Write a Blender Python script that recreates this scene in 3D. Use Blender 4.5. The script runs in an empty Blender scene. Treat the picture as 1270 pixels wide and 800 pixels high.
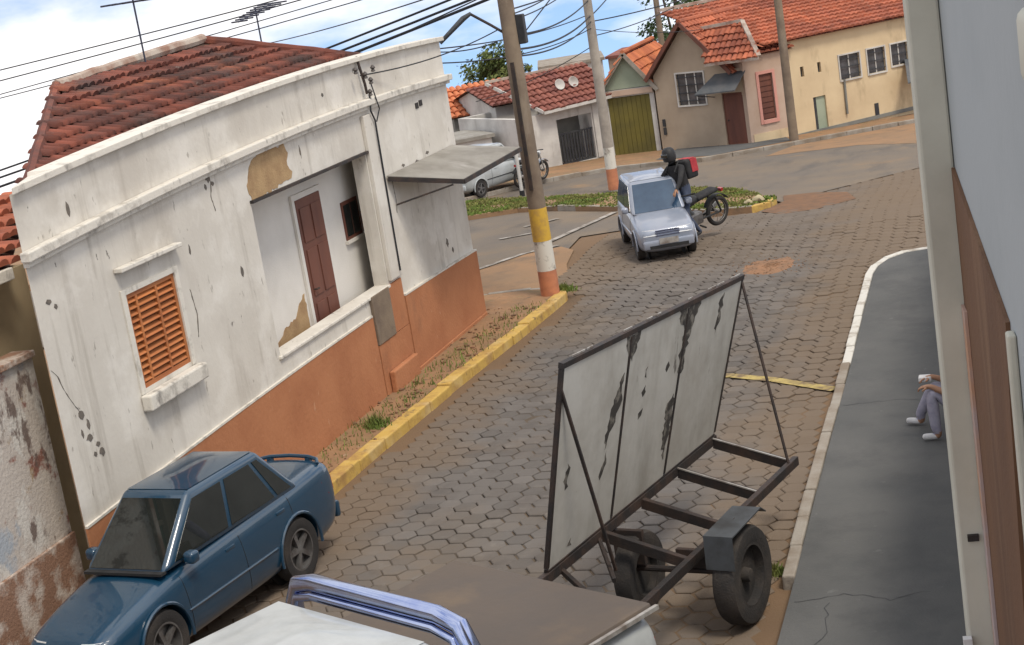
import bpy, bmesh, math, random
from mathutils import Vector, Matrix, noise
random.seed(7)
sc = bpy.context.scene
C = sc.collection
R = math.radians

# ---------------------------------------------------------------- camera
PITCH, ROLL, YAW, HC = .2232, -.1593, -.3148, 6.0
F = Vector((math.sin(YAW)*math.cos(PITCH), math.cos(YAW)*math.cos(PITCH), -math.sin(PITCH)))
r0 = Vector((math.cos(YAW), -math.sin(YAW), 0)); u0 = r0.cross(F)
RX = r0*math.cos(ROLL) + u0*math.sin(ROLL); UX = -r0*math.sin(ROLL) + u0*math.cos(ROLL)
cd = bpy.data.cameras.new('camera'); cam = bpy.data.objects.new('camera', cd); C.objects.link(cam)
cam.matrix_world = Matrix(((RX.x, UX.x, -F.x, 0), (RX.y, UX.y, -F.y, 0), (RX.z, UX.z, -F.z, HC), (0, 0, 0, 1)))
cd.sensor_fit = 'HORIZONTAL'; cd.sensor_width = 36; cd.lens = 2000/1270*36; cd.clip_start = .05; cd.clip_end = 3000
sc.camera = cam

# ---------------------------------------------------------------- light
SUN_EL, SUN_AZ = 60.0, 128.0        # azimuth clockwise from +Y, the side the sun stands on
az, el = R(SUN_AZ), R(SUN_EL)
sd = Vector((math.sin(az)*math.cos(el), math.cos(az)*math.cos(el), math.sin(el)))
sl = bpy.data.lights.new('sun', 'SUN'); so = bpy.data.objects.new('sun', sl); C.objects.link(so)
sl.energy = 1.8; sl.angle = R(15.0); sl.color = (1, .92, .80)
so.rotation_euler = sd.to_track_quat('Z', 'Y').to_euler(); so.location = (0, 0, 60)
w = bpy.data.worlds.new('World'); sc.world = w; w.use_nodes = True
nt = w.node_tree; nt.nodes.clear()
def wn(t, **k):
    n = nt.nodes.new(t)
    for a, b in k.items(): setattr(n, a, b)
    return n
out = wn('ShaderNodeOutputWorld'); bg = wn('ShaderNodeBackground'); sky = wn('ShaderNodeTexSky')
sky.sky_type = 'NISHITA'; sky.sun_disc = False; sky.sun_elevation = el; sky.sun_rotation = az
sky.air_density = 1.0; sky.dust_density = .7; sky.ozone_density = 1.5
tc = wn('ShaderNodeTexCoord'); sep = wn('ShaderNodeSeparateXYZ'); cmb = wn('ShaderNodeCombineXYZ')
ad = wn('ShaderNodeMath', operation='ADD'); ad.inputs[1].default_value = .30
mx = wn('ShaderNodeMath', operation='MAXIMUM'); mx.inputs[1].default_value = .03
L = nt.links.new
L(tc.outputs['Generated'], sep.inputs[0]); L(sep.outputs[0], cmb.inputs[0]); L(sep.outputs[1], cmb.inputs[1])
L(sep.outputs[2], ad.inputs[0]); L(ad.outputs[0], mx.inputs[0]); L(mx.outputs[0], cmb.inputs[2]); L(cmb.outputs[0], sky.inputs[0])
mp = wn('ShaderNodeMapping'); mp.inputs['Scale'].default_value = (3.2, 3.2, 8); mp.inputs['Location'].default_value = (1.0, 2.4, .3)
ns = wn('ShaderNodeTexNoise'); ns.inputs['Scale'].default_value = 1.0; ns.inputs['Detail'].default_value = 7; ns.inputs['Roughness'].default_value = .55
cr = wn('ShaderNodeValToRGB'); cr.color_ramp.elements[0].position = .385; cr.color_ramp.elements[1].position = .51
L(tc.outputs['Generated'], mp.inputs[0]); L(mp.outputs[0], ns.inputs['Vector']); L(ns.outputs[0], cr.inputs[0])
mixc = wn('ShaderNodeMix', data_type='RGBA'); mixc.inputs[7].default_value = (5.6, 5.5, 5.5, 1)
L(cr.outputs[0], mixc.inputs[0]); L(sky.outputs[0], mixc.inputs[6]); L(mixc.outputs[2], bg.inputs[0])
bg.inputs[1].default_value = .15; L(bg.outputs[0], out.inputs[0])
sc.view_settings.view_transform = 'Standard'; sc.view_settings.look = 'None'; sc.view_settings.gamma = 1
sc.view_settings.exposure = 0.58; sc.view_settings.use_curve_mapping = False

# ---------------------------------------------------------------- materials
def mat(name, col, rough=.8, col2=None, scale=3., lo=.4, hi=.65, detail=6, bump=0., bscale=40., metal=0., spec=.3, stretch=(1, 1, 1), layers=(), vary=0., coat=0., coords='Object'):
    """base colour with a noise-driven second colour, further stain layers, optional relief."""
    m = bpy.data.materials.new(name); m.use_nodes = True; t = m.node_tree; n = t.nodes; k = t.links.new
    b = n['Principled BSDF']; b.inputs['Roughness'].default_value = rough; b.inputs['Metallic'].default_value = metal
    b.inputs['Specular IOR Level'].default_value = spec; b.inputs['Coat Weight'].default_value = coat
    tcn = n.new('ShaderNodeTexCoord')
    src = n.new('ShaderNodeNewGeometry').outputs['Position'] if coords == 'World' else tcn.outputs[coords]
    def nz(sc_, st, det, l, h, off=0):
        mpn = n.new('ShaderNodeMapping'); mpn.inputs['Scale'].default_value = st; mpn.inputs['Location'].default_value = (off, off*.7, off*1.3)
        k(src, mpn.inputs[0]); q = n.new('ShaderNodeTexNoise'); q.inputs['Scale'].default_value = sc_; q.inputs['Detail'].default_value = det
        q.inputs['Roughness'].default_value = .62; k(mpn.outputs[0], q.inputs['Vector'])
        rr = n.new('ShaderNodeMapRange'); rr.inputs[1].default_value = l; rr.inputs[2].default_value = h; k(q.outputs[0], rr.inputs[0]); return rr.outputs[0]
    c4 = lambda c: (*c, 1)
    rgb = n.new('ShaderNodeRGB'); rgb.outputs[0].default_value = c4(col); cur = rgb.outputs[0]
    allL = ([(col2, scale, lo, hi, stretch, 1.0)] if col2 else []) + list(layers)
    for i, (c, s, l, h, st, amt) in enumerate(allL):
        fac = nz(s, st, detail, l, h, 3.7*i)
        if amt < 1:
            mm = n.new('ShaderNodeMath'); mm.operation = 'MULTIPLY'; mm.inputs[1].default_value = amt; k(fac, mm.inputs[0]); fac = mm.outputs[0]
        mxn = n.new('ShaderNodeMix'); mxn.data_type = 'RGBA'; k(fac, mxn.inputs[0]); k(cur, mxn.inputs[6]); mxn.inputs[7].default_value = c4(c); cur = mxn.outputs[2]
    if vary:
        oi = n.new('ShaderNodeObjectInfo'); ge = n.new('ShaderNodeNewGeometry'); a = n.new('ShaderNodeMath'); a.operation = 'ADD'; k(oi.outputs['Random'], a.inputs[0]); k(ge.outputs['Random Per Island'], a.inputs[1])
        fr = n.new('ShaderNodeMath'); fr.operation = 'FRACT'; k(a.outputs[0], fr.inputs[0])
        rr = n.new('ShaderNodeMapRange'); rr.inputs[3].default_value = 1-vary; rr.inputs[4].default_value = 1+vary; k(fr.outputs[0], rr.inputs[0])
        hv = n.new('ShaderNodeHueSaturation'); k(rr.outputs[0], hv.inputs['Value']); k(cur, hv.inputs['Color']); cur = hv.outputs[0]
    k(cur, b.inputs['Base Color'])
    if bump:
        q = n.new('ShaderNodeTexNoise'); q.inputs['Scale'].default_value = bscale; q.inputs['Detail'].default_value = 5; k(src, q.inputs['Vector'])
        bp = n.new('ShaderNodeBump'); bp.inputs['Strength'].default_value = bump; bp.inputs['Distance'].default_value = .02; k(q.outputs[0], bp.inputs['Height']); k(bp.outputs[0], b.inputs['Normal'])
    return m

V1 = (1, 1, 1)
M = {}
M['wall'] = mat('worn_white_paint', (.605, .57, .505), .9, (.54, .505, .445), .8, .4, .62, bump=.16, bscale=18,
    layers=[((.36, .325, .275), 3.4, .57, .70, (1, 1, .07), .7), ((.44, .40, .345), .9, .52, .66, (1, 1, .5), .6), ((.70, .67, .61), 1.3, .5, .6, V1, .5), ((.10, .09, .08), 5.2, .685, .715, (1, 1.3, .55), .9), ((.28, .25, .21), 11, .66, .70, (1, 1, .35), .7)])
M['wallin'] = mat('porch_paint', (.66, .63, .58), .9, (.60, .57, .52), 1.2, .4, .65, bump=.15)
M['trimwhite'] = mat('moulding_paint', (.62, .585, .515), .85, (.42, .39, .34), 4.5, .52, .66, layers=[((.13, .12, .11), 5, .6, .72, (1, 1, .5), .7)], bump=.2)
M['dado'] = mat('orange_paint', (.41, .175, .082), .85, (.35, .14, .064), 1.3, .4, .65, bump=.3, bscale=22, layers=[((.52, .30, .18), 9, .66, .70, (1, 1, .35), .6), ((.17, .09, .055), 2.0, .6, .8, (1, 1, .6), .5)])
M['undercoat'] = mat('exposed_plaster', (.40, .27, .14), .95, (.30, .19, .10), 4, .4, .65, bump=.4)
M['brownwood'] = mat('brown_door_paint', (.155, .060, .040), .6, (.10, .04, .03), 3, .4, .7, stretch=(1, 1, .2))
M['shutter'] = mat('orange_varnish', (.46, .17, .055), .55, (.32, .10, .035), 4, .4, .7, stretch=(.3, .3, 1), vary=.12)
M['tile'] = mat('clay_tile', (.175, .055, .036), .9, (.095, .040, .032), 1.6, .38, .62, vary=.30, layers=[((.30, .105, .052), 1.1, .54, .70, (1, .5, 2.5), .75), ((.055, .042, .038), 1.3, .50, .66, (1, .8, 2), .85), ((.30, .27, .23), 5, .66, .74, V1, .5)], bump=.3, coords='World')
M['tilebase'] = mat('roof_batten', (.10, .05, .035), .95, (.06, .04, .03), 2)
M['tilefar'] = mat('far_clay_tile', (.40, .125, .065), .9, (.25, .08, .05), .8, .4, .65, vary=.22, layers=[((.14, .08, .06), 1.7, .58, .74, V1, .7)])
M['tileorange'] = mat('new_clay_tile', (.50, .17, .075), .9, (.38, .12, .06), .9, vary=.15)
M['tilebrown'] = mat('brown_tile', (.24, .09, .065), .9, (.16, .06, .05), .9, vary=.12)
M['ridge'] = mat('mortared_ridge', (.42, .36, .30), .9, (.25, .15, .11), 3)
M['dirt'] = mat('red_earth', (.225, .145, .085), .97, (.28, .165, .088), .5, .35, .65, bump=.5, bscale=18, layers=[((.155, .110, .075), 1.4, .5, .7, V1, .8), ((.12, .14, .05), 2.7, .62, .75, V1, .4)])
M['pavedirt'] = mat('pavement_earth', (.22, .135, .075), .97, (.29, .165, .085), 1.6, .38, .62, bump=1.0, bscale=9, layers=[((.17, .14, .065), 1.9, .52, .68, V1, .7), ((.10, .075, .05), 4.2, .6, .72, V1, .8), ((.40, .32, .24), 6.5, .66, .73, V1, .7)])
M['joint'] = mat('joint_earth', (.085, .068, .052), 1.0, (.13, .092, .06), .7, .4, .6, bump=.5, bscale=50)
M['paver'] = mat('concrete_paver', (.136, .124, .114), 1.0, (.150, .124, .100), .27, .45, .62, bump=.35, bscale=60, vary=.11, spec=.08,
    layers=[((.098, .086, .078), 1.6, .5, .72, V1, .7), ((.18, .130, .088), .45, .60, .74, V1, .5), ((.06, .054, .050), .8, .60, .72, V1, .5), ((.19, .17, .15), 5, .58, .72, V1, .5)], coords='World')
def edge_dirt(m, col, left, right, wd, far):
    # earth washed over the pavers along both kerbs and across the far crossing, with a ragged noise edge
    t = m.node_tree; n = t.nodes; k = t.links.new; b = n['Principled BSDF']; cur = b.inputs['Base Color'].links[0].from_socket
    ge = n.new('ShaderNodeNewGeometry'); sx = n.new('ShaderNodeSeparateXYZ'); k(ge.outputs['Position'], sx.inputs[0])
    nz_ = n.new('ShaderNodeTexNoise'); nz_.inputs['Scale'].default_value = 1.3; nz_.inputs['Detail'].default_value = 6; k(ge.outputs['Position'], nz_.inputs['Vector'])
    wob = n.new('ShaderNodeMath'); wob.operation = 'MULTIPLY_ADD'; wob.inputs[1].default_value = 2.2; wob.inputs[2].default_value = -1.1; k(nz_.outputs[0], wob.inputs[0])
    def ramp(sock, a, c):
        ad_ = n.new('ShaderNodeMath'); ad_.operation = 'ADD'; k(sock, ad_.inputs[0]); k(wob.outputs[0], ad_.inputs[1])
        r_ = n.new('ShaderNodeMapRange'); r_.inputs[1].default_value = a; r_.inputs[2].default_value = c; k(ad_.outputs[0], r_.inputs[0]); return r_.outputs[0]
    f = [ramp(sx.outputs[0], left+wd, left), ramp(sx.outputs[0], right-wd, right), ramp(sx.outputs[1], far, far+4)]
    for i, q in enumerate(f):
        mu = n.new('ShaderNodeMath'); mu.operation = 'MULTIPLY'; mu.inputs[1].default_value = (.75, .75, .38)[i]; k(q, mu.inputs[0])
        mx_ = n.new('ShaderNodeMix'); mx_.data_type = 'RGBA'; k(mu.outputs[0], mx_.inputs[0]); k(cur, mx_.inputs[6]); mx_.inputs[7].default_value = (*col, 1); cur = mx_.outputs[2]
    k(cur, b.inputs['Base Color'])
edge_dirt(M['paver'], (.168, .125, .088), -7.6, -2.9, .9, 25.5)
edge_dirt(M['joint'], (.17, .105, .058), -7.6, -2.9, .9, 26) if 'joint' in M else None
M['asphalt'] = mat('worn_asphalt', (.138, .118, .098), .93, (.18, .14, .10), .35, .4, .65, bump=.4, bscale=70, layers=[((.085, .078, .072), 1.2, .52, .7, (1, .3, 1), .7), ((.27, .17, .09), .5, .6, .72, V1, .7)])
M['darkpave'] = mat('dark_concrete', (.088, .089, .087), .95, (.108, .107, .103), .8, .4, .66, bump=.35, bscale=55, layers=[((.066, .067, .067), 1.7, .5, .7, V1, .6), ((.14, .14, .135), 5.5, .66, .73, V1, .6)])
M['kerb'] = mat('kerb_concrete', (.30, .27, .23), .92, (.20, .16, .12), 2, bump=.4)
M['kerbyellow'] = mat('kerb_yellow_paint', (.50, .33, .085), .85, (.34, .20, .07), 3.5, .45, .68, bump=.4, layers=[((.55, .42, .20), 2.2, .52, .7, V1, .7), ((.15, .10, .06), 6, .6, .7, V1, .8)])
M['kerbwhite'] = mat('kerb_white_paint', (.55, .53, .48), .85, (.33, .29, .24), 4, .5, .68, bump=.3)
M['kerbred'] = mat('kerb_red_paint', (.42, .06, .06), .8, (.25, .06, .05), 4)
M['lineyellow'] = mat('yellow_road_paint', (.40, .31, .11), .9, (.17, .12, .07), 5, .42, .60)
M['linewhite'] = mat('white_road_paint', (.38, .35, .31), .85, (.15, .125, .10), 3.5, .42, .62)
M['linedust'] = mat('dusty_paint', (.22, .18, .13), .9, (.13, .11, .09), 5, .4, .6)
M['grass'] = mat('grass', (.12, .175, .035), .9, (.19, .17, .06), 1.4, .4, .65, vary=.35)
M['leaf'] = mat('leaf', (.055, .085, .022), .75, (.11, .12, .03), .8, .4, .65, vary=.4)
M['leafdark'] = mat('dark_leaf', (.030, .062, .020), .75, (.06, .09, .03), .8, .4, .65, vary=.35)
M['bark'] = mat('bark', (.09, .06, .04), .95, (.05, .035, .025), 6, bump=.5)
M['pole'] = mat('pole_concrete', (.22, .17, .12), .92, (.14, .105, .08), 1.6, .4, .65, bump=.3, layers=[((.32, .27, .21), 3, .56, .72, (1, 1, .25), .6)])
M['polepale'] = mat('pale_pole_concrete', (.36, .32, .27), .92, (.24, .21, .18), 2)
M['bandyellow'] = mat('band_yellow', (.55, .34, .05), .8, (.36, .22, .07), 4, .48, .7)
M['bandwhite'] = mat('band_white', (.58, .55, .48), .8, (.22, .19, .16), 4.5, .54, .66)
M['bandorange'] = mat('band_orange', (.50, .20, .10), .8, (.36, .14, .08), 4)
M['rust'] = mat('dark_rusty_steel', (.034, .030, .029), .6, (.070, .046, .036), 5, .42, .68, metal=.3, bump=.3, bscale=80)
M['steel'] = mat('grey_steel_plate', (.085, .092, .098), .5, (.05, .05, .05), 4, metal=.4)
M['galv'] = mat('worn_bright_edge', (.45, .43, .40), .5, (.22, .18, .15), 6, metal=.5)
M['board'] = mat('weathered_white_sheet', (.44, .425, .385), .75, (.36, .34, .30), 1.8, .4, .65, bump=.15, bscale=12,
    layers=[((.26, .245, .21), 2.0, .5, .72, (1, 1, .22), .7), ((.10, .09, .075), 3.2, .665, .72, (1.4, 1.4, .4), .9)])
M['chip'] = mat('chipped_render', (.17, .145, .12), .95, (.10, .09, .08), 9)
M['torn'] = mat('torn_black_patch', (.045, .040, .035), .9, (.17, .155, .13), 9, .50, .62)
M['tyre'] = mat('tyre_rubber', (.028, .026, .025), .88, (.060, .050, .042), 3, .45, .7, bump=.4, bscale=60)
M['rim'] = mat('alloy', (.20, .195, .19), .45, (.11, .10, .095), 6, metal=.6)
M['blackplastic'] = mat('black_plastic', (.018, .018, .019), .55, (.03, .03, .03), 5)
M['bluepaint'] = mat('blue_car_paint', (.004, .034, .070), .33, (.006, .040, .080), 1.2, coat=1.0, spec=.5, layers=[((.075, .075, .07), 2.0, .6, .85, V1, .35)])
M['dustblue'] = mat('faded_car_paint', (.16, .14, .10), .5, (.08, .09, .09), 2, coat=.4)
M['silverpaint'] = mat('silver_blue_car_paint', (.24, .27, .33), .32, (.28, .30, .35), 2, metal=.15, coat=.6)
M['whitepaint'] = mat('white_car_paint', (.40, .42, .42), .35, (.32, .335, .33), 2.5, coat=.6, layers=[((.22, .21, .19), 4, .6, .75, (1, .2, 1), .5)])
M['chrome'] = mat('chrome', (.42, .48, .66), .16, (.30, .36, .60), 3, metal=1.0)
M['glass'] = mat('tinted_glass', (.014, .017, .016), .02, spec=.8, coat=.4)
M['glassblue'] = mat('windscreen_glass', (.020, .045, .085), .07, (.035, .07, .12), 2, spec=.7)
M['glassfar'] = mat('window_glass', (.05, .055, .06), .12, (.10, .10, .11), 3, spec=.6)
M['lampred'] = mat('red_lamp', (.30, .02, .02), .25, coat=.5)
M['lampclear'] = mat('headlamp', (.55, .56, .56), .15, coat=.7, spec=.6)
M['tonneau'] = mat('brown_vinyl_cover', (.092, .076, .065), .7, (.112, .086, .066), .9, .4, .7, bump=.5, bscale=5, layers=[((.16, .115, .075), 1.6, .55, .75, V1, .6)])
M['beige'] = mat('beige_render', (.40, .32, .235), .9, (.33, .26, .19), .8)
M['cream'] = mat('cream_render', (.60, .475, .30), .9, (.52, .40, .25), .7, layers=[((.33, .25, .15), 1.4, .58, .72, (1, 1, .4), .7)])
M['pinkwall'] = mat('pale_pink_render', (.48, .36, .28), .9, (.42, .30, .22), 1)
M['pinktrim'] = mat('pink_trim', (.55, .27, .22), .85)
M['greenwall'] = mat('pale_green_render', (.32, .36, .27), .9, (.26, .30, .22), 1)
M['olive'] = mat('olive_gate_paint', (.145, .120, .026), .6, (.10, .085, .025), 1.2)
M['whitewall'] = mat('white_render', (.56, .54, .50), .9, (.42, .40, .37), 1.2, layers=[((.25, .22, .18), 2, .58, .74, (1, 1, .3), .6)])
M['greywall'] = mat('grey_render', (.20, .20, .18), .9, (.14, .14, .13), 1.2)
M['tanwall'] = mat('tan_render', (.36, .28, .17), .9, (.28, .215, .13), 1.1, layers=[((.34, .28, .18), 1.5, .55, .7, V1, .6)])
M['mural'] = mat('peeling_mural', (.47, .42, .37), .9, (.22, .10, .075), 1.9, .56, .61, bump=.5, bscale=25,
    layers=[((.30, .36, .42), 1.3, .60, .66, (1, 1, .8), .7), ((.56, .53, .48), 2.3, .50, .56, (1, 1, .6), .9), ((.13, .09, .075), 4.2, .58, .64, (1, 1, .5), .9), ((.30, .20, .10), 3.1, .62, .68, V1, .7)])
M['muralbase'] = mat('wall_plinth', (.26, .15, .10), .9, (.50, .43, .37), 3, .46, .58, bump=.5)
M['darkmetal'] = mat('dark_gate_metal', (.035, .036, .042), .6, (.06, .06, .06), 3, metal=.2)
M['greyawn'] = mat('grey_metal_awning', (.075, .082, .088), .6, (.11, .11, .11), 2)
M['canopy'] = mat('weathered_canopy', (.27, .255, .225), .75, (.19, .175, .15), 1.6, layers=[((.38, .36, .33), 3, .56, .7, (1, .3, 1), .6)])
M['bluewall'] = mat('blue_grey_paint', (.36, .39, .40), .85, (.32, .35, .36), .9, bump=.08, bscale=20)
M['rightdado'] = mat('brown_wall_paint', (.155, .082, .045), .85, (.11, .06, .036), 1.4, stretch=(1, 1, .2), layers=[((.22, .13, .075), 2.5, .56, .7, (1, 1, .15), .7)], bump=.2)
M['pvc'] = mat('aged_white_pipe_paint', (.52, .51, .43), .75, (.44, .43, .36), 2, layers=[((.50, .50, .45), 3, .55, .7, (1, 1, .15), .6)])
M['pinkstrip'] = mat('pink_edge_paint', (.40, .33, .32), .8, (.45, .26, .16), 2.5)
M['wire'] = mat('cable', (.022, .024, .028), .7)
M['antenna'] = mat('aluminium', (.05, .055, .08), .5, metal=.3)
M['insul'] = mat('porcelain', (.07, .06, .055), .5)
M['jeans'] = mat('blue_denim', (.060, .075, .115), .9, (.04, .05, .08), 12)
M['blackcloth'] = mat('black_cloth', (.022, .022, .024), .9, (.035, .034, .034), 9)
M['redcloth'] = mat('red_panel', (.40, .045, .05), .8, (.30, .03, .04), 9)
M['palecloth'] = mat('pale_grey_trousers', (.34, .33, .40), .9, (.27, .26, .33), 14)
M['whitecloth'] = mat('white_cloth', (.62, .61, .60), .85, (.5, .5, .5), 14)
M['skin'] = mat('skin', (.33, .18, .11), .6)
M['hair'] = mat('hair', (.16, .14, .13), .8, (.03, .02, .02), 20)
M['rubble'] = mat('orange_earth', (.215, .115, .062), .97, (.15, .09, .055), 5, bump=.6, vary=.25)
M['stone'] = mat('pale_stone', (.42, .36, .22), .9, (.3, .25, .16), 5)

# ---------------------------------------------------------------- helpers
class MB:
    def __init__(s): s.v = []; s.f = []
    def add(s, vs, fs):
        o = len(s.v); s.v += [tuple(p) for p in vs]; s.f += [tuple(i+o for i in q) for q in fs]; return s
    def box(s, x0, x1, y0, y1, z0, z1, m=None):
        vs = [Vector((x, y, z)) for z in (z0, z1) for y in (y0, y1) for x in (x0, x1)]
        if m is not None: vs = [m @ p for p in vs]
        return s.add(vs, [(0, 2, 3, 1), (4, 5, 7, 6), (0, 1, 5, 4), (2, 6, 7, 3), (0, 4, 6, 2), (1, 3, 7, 5)])
    def bar(s, a, b, wd, ht, up=(0, 0, 1)):
        a = Vector(a); b = Vector(b); d = (b-a).normalized(); u = Vector(up)
        if abs(d.dot(u)) > .98: u = Vector((1, 0, 0))
        x = d.cross(u).normalized(); z = x.cross(d)
        vs = [p + x*i*wd/2 + z*j*ht/2 for p in (a, b) for i, j in ((-1, -1), (1, -1), (1, 1), (-1, 1))]
        return s.add(vs, [(0, 1, 2, 3), (7, 6, 5, 4), (0, 4, 5, 1), (1, 5, 6, 2), (2, 6, 7, 3), (3, 7, 4, 0)])
    def tube(s, pts, r, n=8, cap=True):
        pts = [Vector(p) for p in pts]; rs = r if isinstance(r, (list, tuple)) else [r]*len(pts); vs = []; fs = []; px = None
        for i, p in enumerate(pts):
            d = (pts[min(i+1, len(pts)-1)] - pts[max(i-1, 0)]).normalized()
            if px is None: px = d.orthogonal().normalized()
            px = (px - d*px.dot(d)).normalized(); py = d.cross(px)
            vs += [p + (px*math.cos(2*math.pi*k/n) + py*math.sin(2*math.pi*k/n))*rs[i] for k in range(n)]
        for i in range(len(pts)-1):
            fs += [(i*n+k, i*n+(k+1) % n, (i+1)*n+(k+1) % n, (i+1)*n+k) for k in range(n)]
        if cap: fs += [tuple(range(n-1, -1, -1)), tuple((len(pts)-1)*n+k for k in range(n))]
        return s.add(vs, fs)
    def lathe(s, prof, n=24, m=Matrix.Identity(4), close=True):
        vs = []; fs = []
        for (r, z) in prof: vs += [m @ Vector((r*math.cos(2*math.pi*k/n), r*math.sin(2*math.pi*k/n), z)) for k in range(n)]
        P = len(prof)
        for i in range(P-1 if not close else P):
            j = (i+1) % P; fs += [(i*n+k, i*n+(k+1) % n, j*n+(k+1) % n, j*n+k) for k in range(n)]
        return s.add(vs, fs)
    def poly(s, pts, off):
        """polygon extruded by a vector"""
        pts = [Vector(p) for p in pts]; o = Vector(off); n = len(pts)
        return s.add(pts + [p+o for p in pts], [tuple(range(n-1, -1, -1)), tuple(range(n, 2*n))] + [(k, (k+1) % n, (k+1) % n+n, k+n) for k in range(n)])
    def mesh(s, name):
        me = bpy.data.meshes.new(name); me.from_pydata(s.v, [], s.f); me.validate()
        b = bmesh.new(); b.from_mesh(me); bmesh.ops.recalc_face_normals(b, faces=b.faces); b.to_mesh(me); b.free(); return me
    def build(s, name, m, parent=None, smooth=False, bevel=0, seg=2, angle=35):
        me = s.mesh(name); return link(name, me, m, parent, smooth, bevel, seg, angle)

def link(name, me, m, parent=None, smooth=False, bevel=0, seg=2, angle=35):
    if m is not None:
        me.materials.clear(); me.materials.append(M[m] if isinstance(m, str) else m)
    if bevel:
        b = bmesh.new(); b.from_mesh(me); bmesh.ops.remove_doubles(b, verts=b.verts, dist=1e-5)
        es = [e for e in b.edges if len(e.link_faces) == 2 and e.calc_face_angle(0) > R(30)]
        bmesh.ops.bevel(b, geom=es, offset=bevel, segments=seg, profile=.5, affect='EDGES', clamp_overlap=True); b.to_mesh(me); b.free()
    if smooth:
        me.polygons.foreach_set('use_smooth', [True]*len(me.polygons))
        me.set_sharp_from_angle(angle=R(angle))
    o = bpy.data.objects.new(name, me); C.objects.link(o); o.parent = parent; return o

def thing(name, label, cat, loc=(0, 0, 0), rz=0, group=None, rot=None):
    o = bpy.data.objects.new(name, None); C.objects.link(o); o.location = loc; o.rotation_euler = rot or (0, 0, rz); o.empty_display_size = .2
    return tag(o, label, cat, group)
def tag(o, label, cat, group=None):
    o['label'] = label; o['category'] = cat
    if group: o['group'] = group
    return o
def struct(o): o['kind'] = 'structure'; return o
def stuff(o): o['kind'] = 'stuff'; return o
def copy_tree(o, parent=None):
    c = o.copy(); C.objects.link(c); c.parent = parent
    for ch in list(o.children): copy_tree(ch, c)
    return c
def bake(o):
    """apply modifiers"""
    bpy.context.view_layer.update(); dg = bpy.context.evaluated_depsgraph_get()
    me = bpy.data.meshes.new_from_object(o.evaluated_get(dg)); o.modifiers.clear(); o.data = me; return o
def inside(p, poly):
    x, y = p[0], p[1]; c = False; n = len(poly)
    for i in range(n):
        x1, y1 = poly[i][:2]; x2, y2 = poly[(i+1) % n][:2]
        if (y1 > y) != (y2 > y) and x < (x2-x1)*(y-y1)/(y2-y1)+x1: c = not c
    return c
SLOPE, YCR = .06, 31.0
def gz(x, y):
    z = -max(0, y-YCR)*SLOPE
    D = math.hypot(x, y)
    return z - max(0, D-62)*.10
def sheet(name, poly, m, dz, step=None):
    """flat ground sheet from a polygon, cut at the crest where the ground starts to fall"""
    b = bmesh.new(); f = b.faces.new([b.verts.new((x, y, 0)) for x, y in poly])
    for co, no in (((0, YCR, 0), (0, 1, 0)),):
        bmesh.ops.bisect_plane(b, geom=b.verts[:]+b.edges[:]+b.faces[:], plane_co=co, plane_no=no)
    for v in b.verts: v.co.z = gz(v.co.x, v.co.y)+dz
    bmesh.ops.recalc_face_normals(b, faces=b.faces)
    if sum(fc.normal.z for fc in b.faces) < 0: bmesh.ops.reverse_faces(b, faces=b.faces)
    me = bpy.data.meshes.new(name); b.to_mesh(me); b.free(); return struct(link(name, me, m))

# ---------------------------------------------------------------- ground
g = MB(); ys = [-40, -10, 0, 8, 16, 24, 31, 36, 42, 48, 54, 60, 70, 85, 110, 150, 220, 320, 450]; xs = [-420, -300, -200, -140, -100, -75, -58, -45, -34, -26, -20, -15, -10, -5, 0, 5, 10, 16, 24, 36, 55, 80, 120, 200, 320]
g.add([(x, y, gz(x, y)-.06) for y in ys for x in xs], [(j*len(xs)+i, j*len(xs)+i+1, (j+1)*len(xs)+i+1, (j+1)*len(xs)+i) for j in range(len(ys)-1) for i in range(len(xs)-1)])
struct(g.build('ground', 'dirt'))
KL = [(-8.12, 15.9), (-8.13, 17.04), (-8.07, 18.72), (-7.95, 21.1), (-7.74, 23.7), (-7.58, 26.0), (-7.56, 26.5), (-7.68, 26.95), (-7.98, 27.2), (-8.4, 27.25), (-9.2, 27.15), (-12, 26.9), (-16, 26.6)]
KR = [(-2.3, 7.0), (-2.31, 13.75), (-2.33, 16.0), (-2.34, 20.76), (-2.36, 23.2), (-2.38, 25.9), (-2.33, 26.5), (-2.18, 27.0), (-1.87, 27.42), (-1.27, 27.6), (1.2, 27.75), (6, 27.9)]
street = sheet('street', [(-9.05, 4), (-2.2, 4), (-2.2, 26.2), (-1.7, 27.6), (6, 27.9), (6, 41), (-1.9, 40.0), (-4.9, 35.6), (-5.3, 34.2), (-6.35, 34.2), (-8.9, 33.0), (-8.2, 27.0), (-7.8, 26.8), (-9.05, 15.9)], 'joint', -.022)
# left cross street (asphalt) and far road
sheet('cross_street', [(-8.25, 27.1), (-8.95, 33.1), (-6.4, 34.25), (-9.05, 37.2), (-12.2, 39.7), (-24, 33), (-24, 26.3), (-9.2, 26.9)], 'asphalt', -.012)
sheet('far_road', [(-24, 36.5), (-15.0, 43.3), (-10.0, 40.9), (-7.5, 40.0), (-6.2, 38.1), (-4.9, 35.55), (-1.9, 40), (6, 41.2), (6, 60), (-2.6, 54.2), (-6.3, 50.5), (-8.9, 48.2), (-11.9, 49.2), (-14.1, 46.6), (-24, 40)], 'asphalt', -.008)
# far earth shoulder by the cream building
sheet('earth_shoulder', [(-6.9, 47.6), (-4.2, 47.9), (-2.1, 46.0), (-1.6, 42.2), (1, 42.6), (5, 52), (-2.7, 53.9), (-6.4, 50.3)], 'dirt', -.003)

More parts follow.
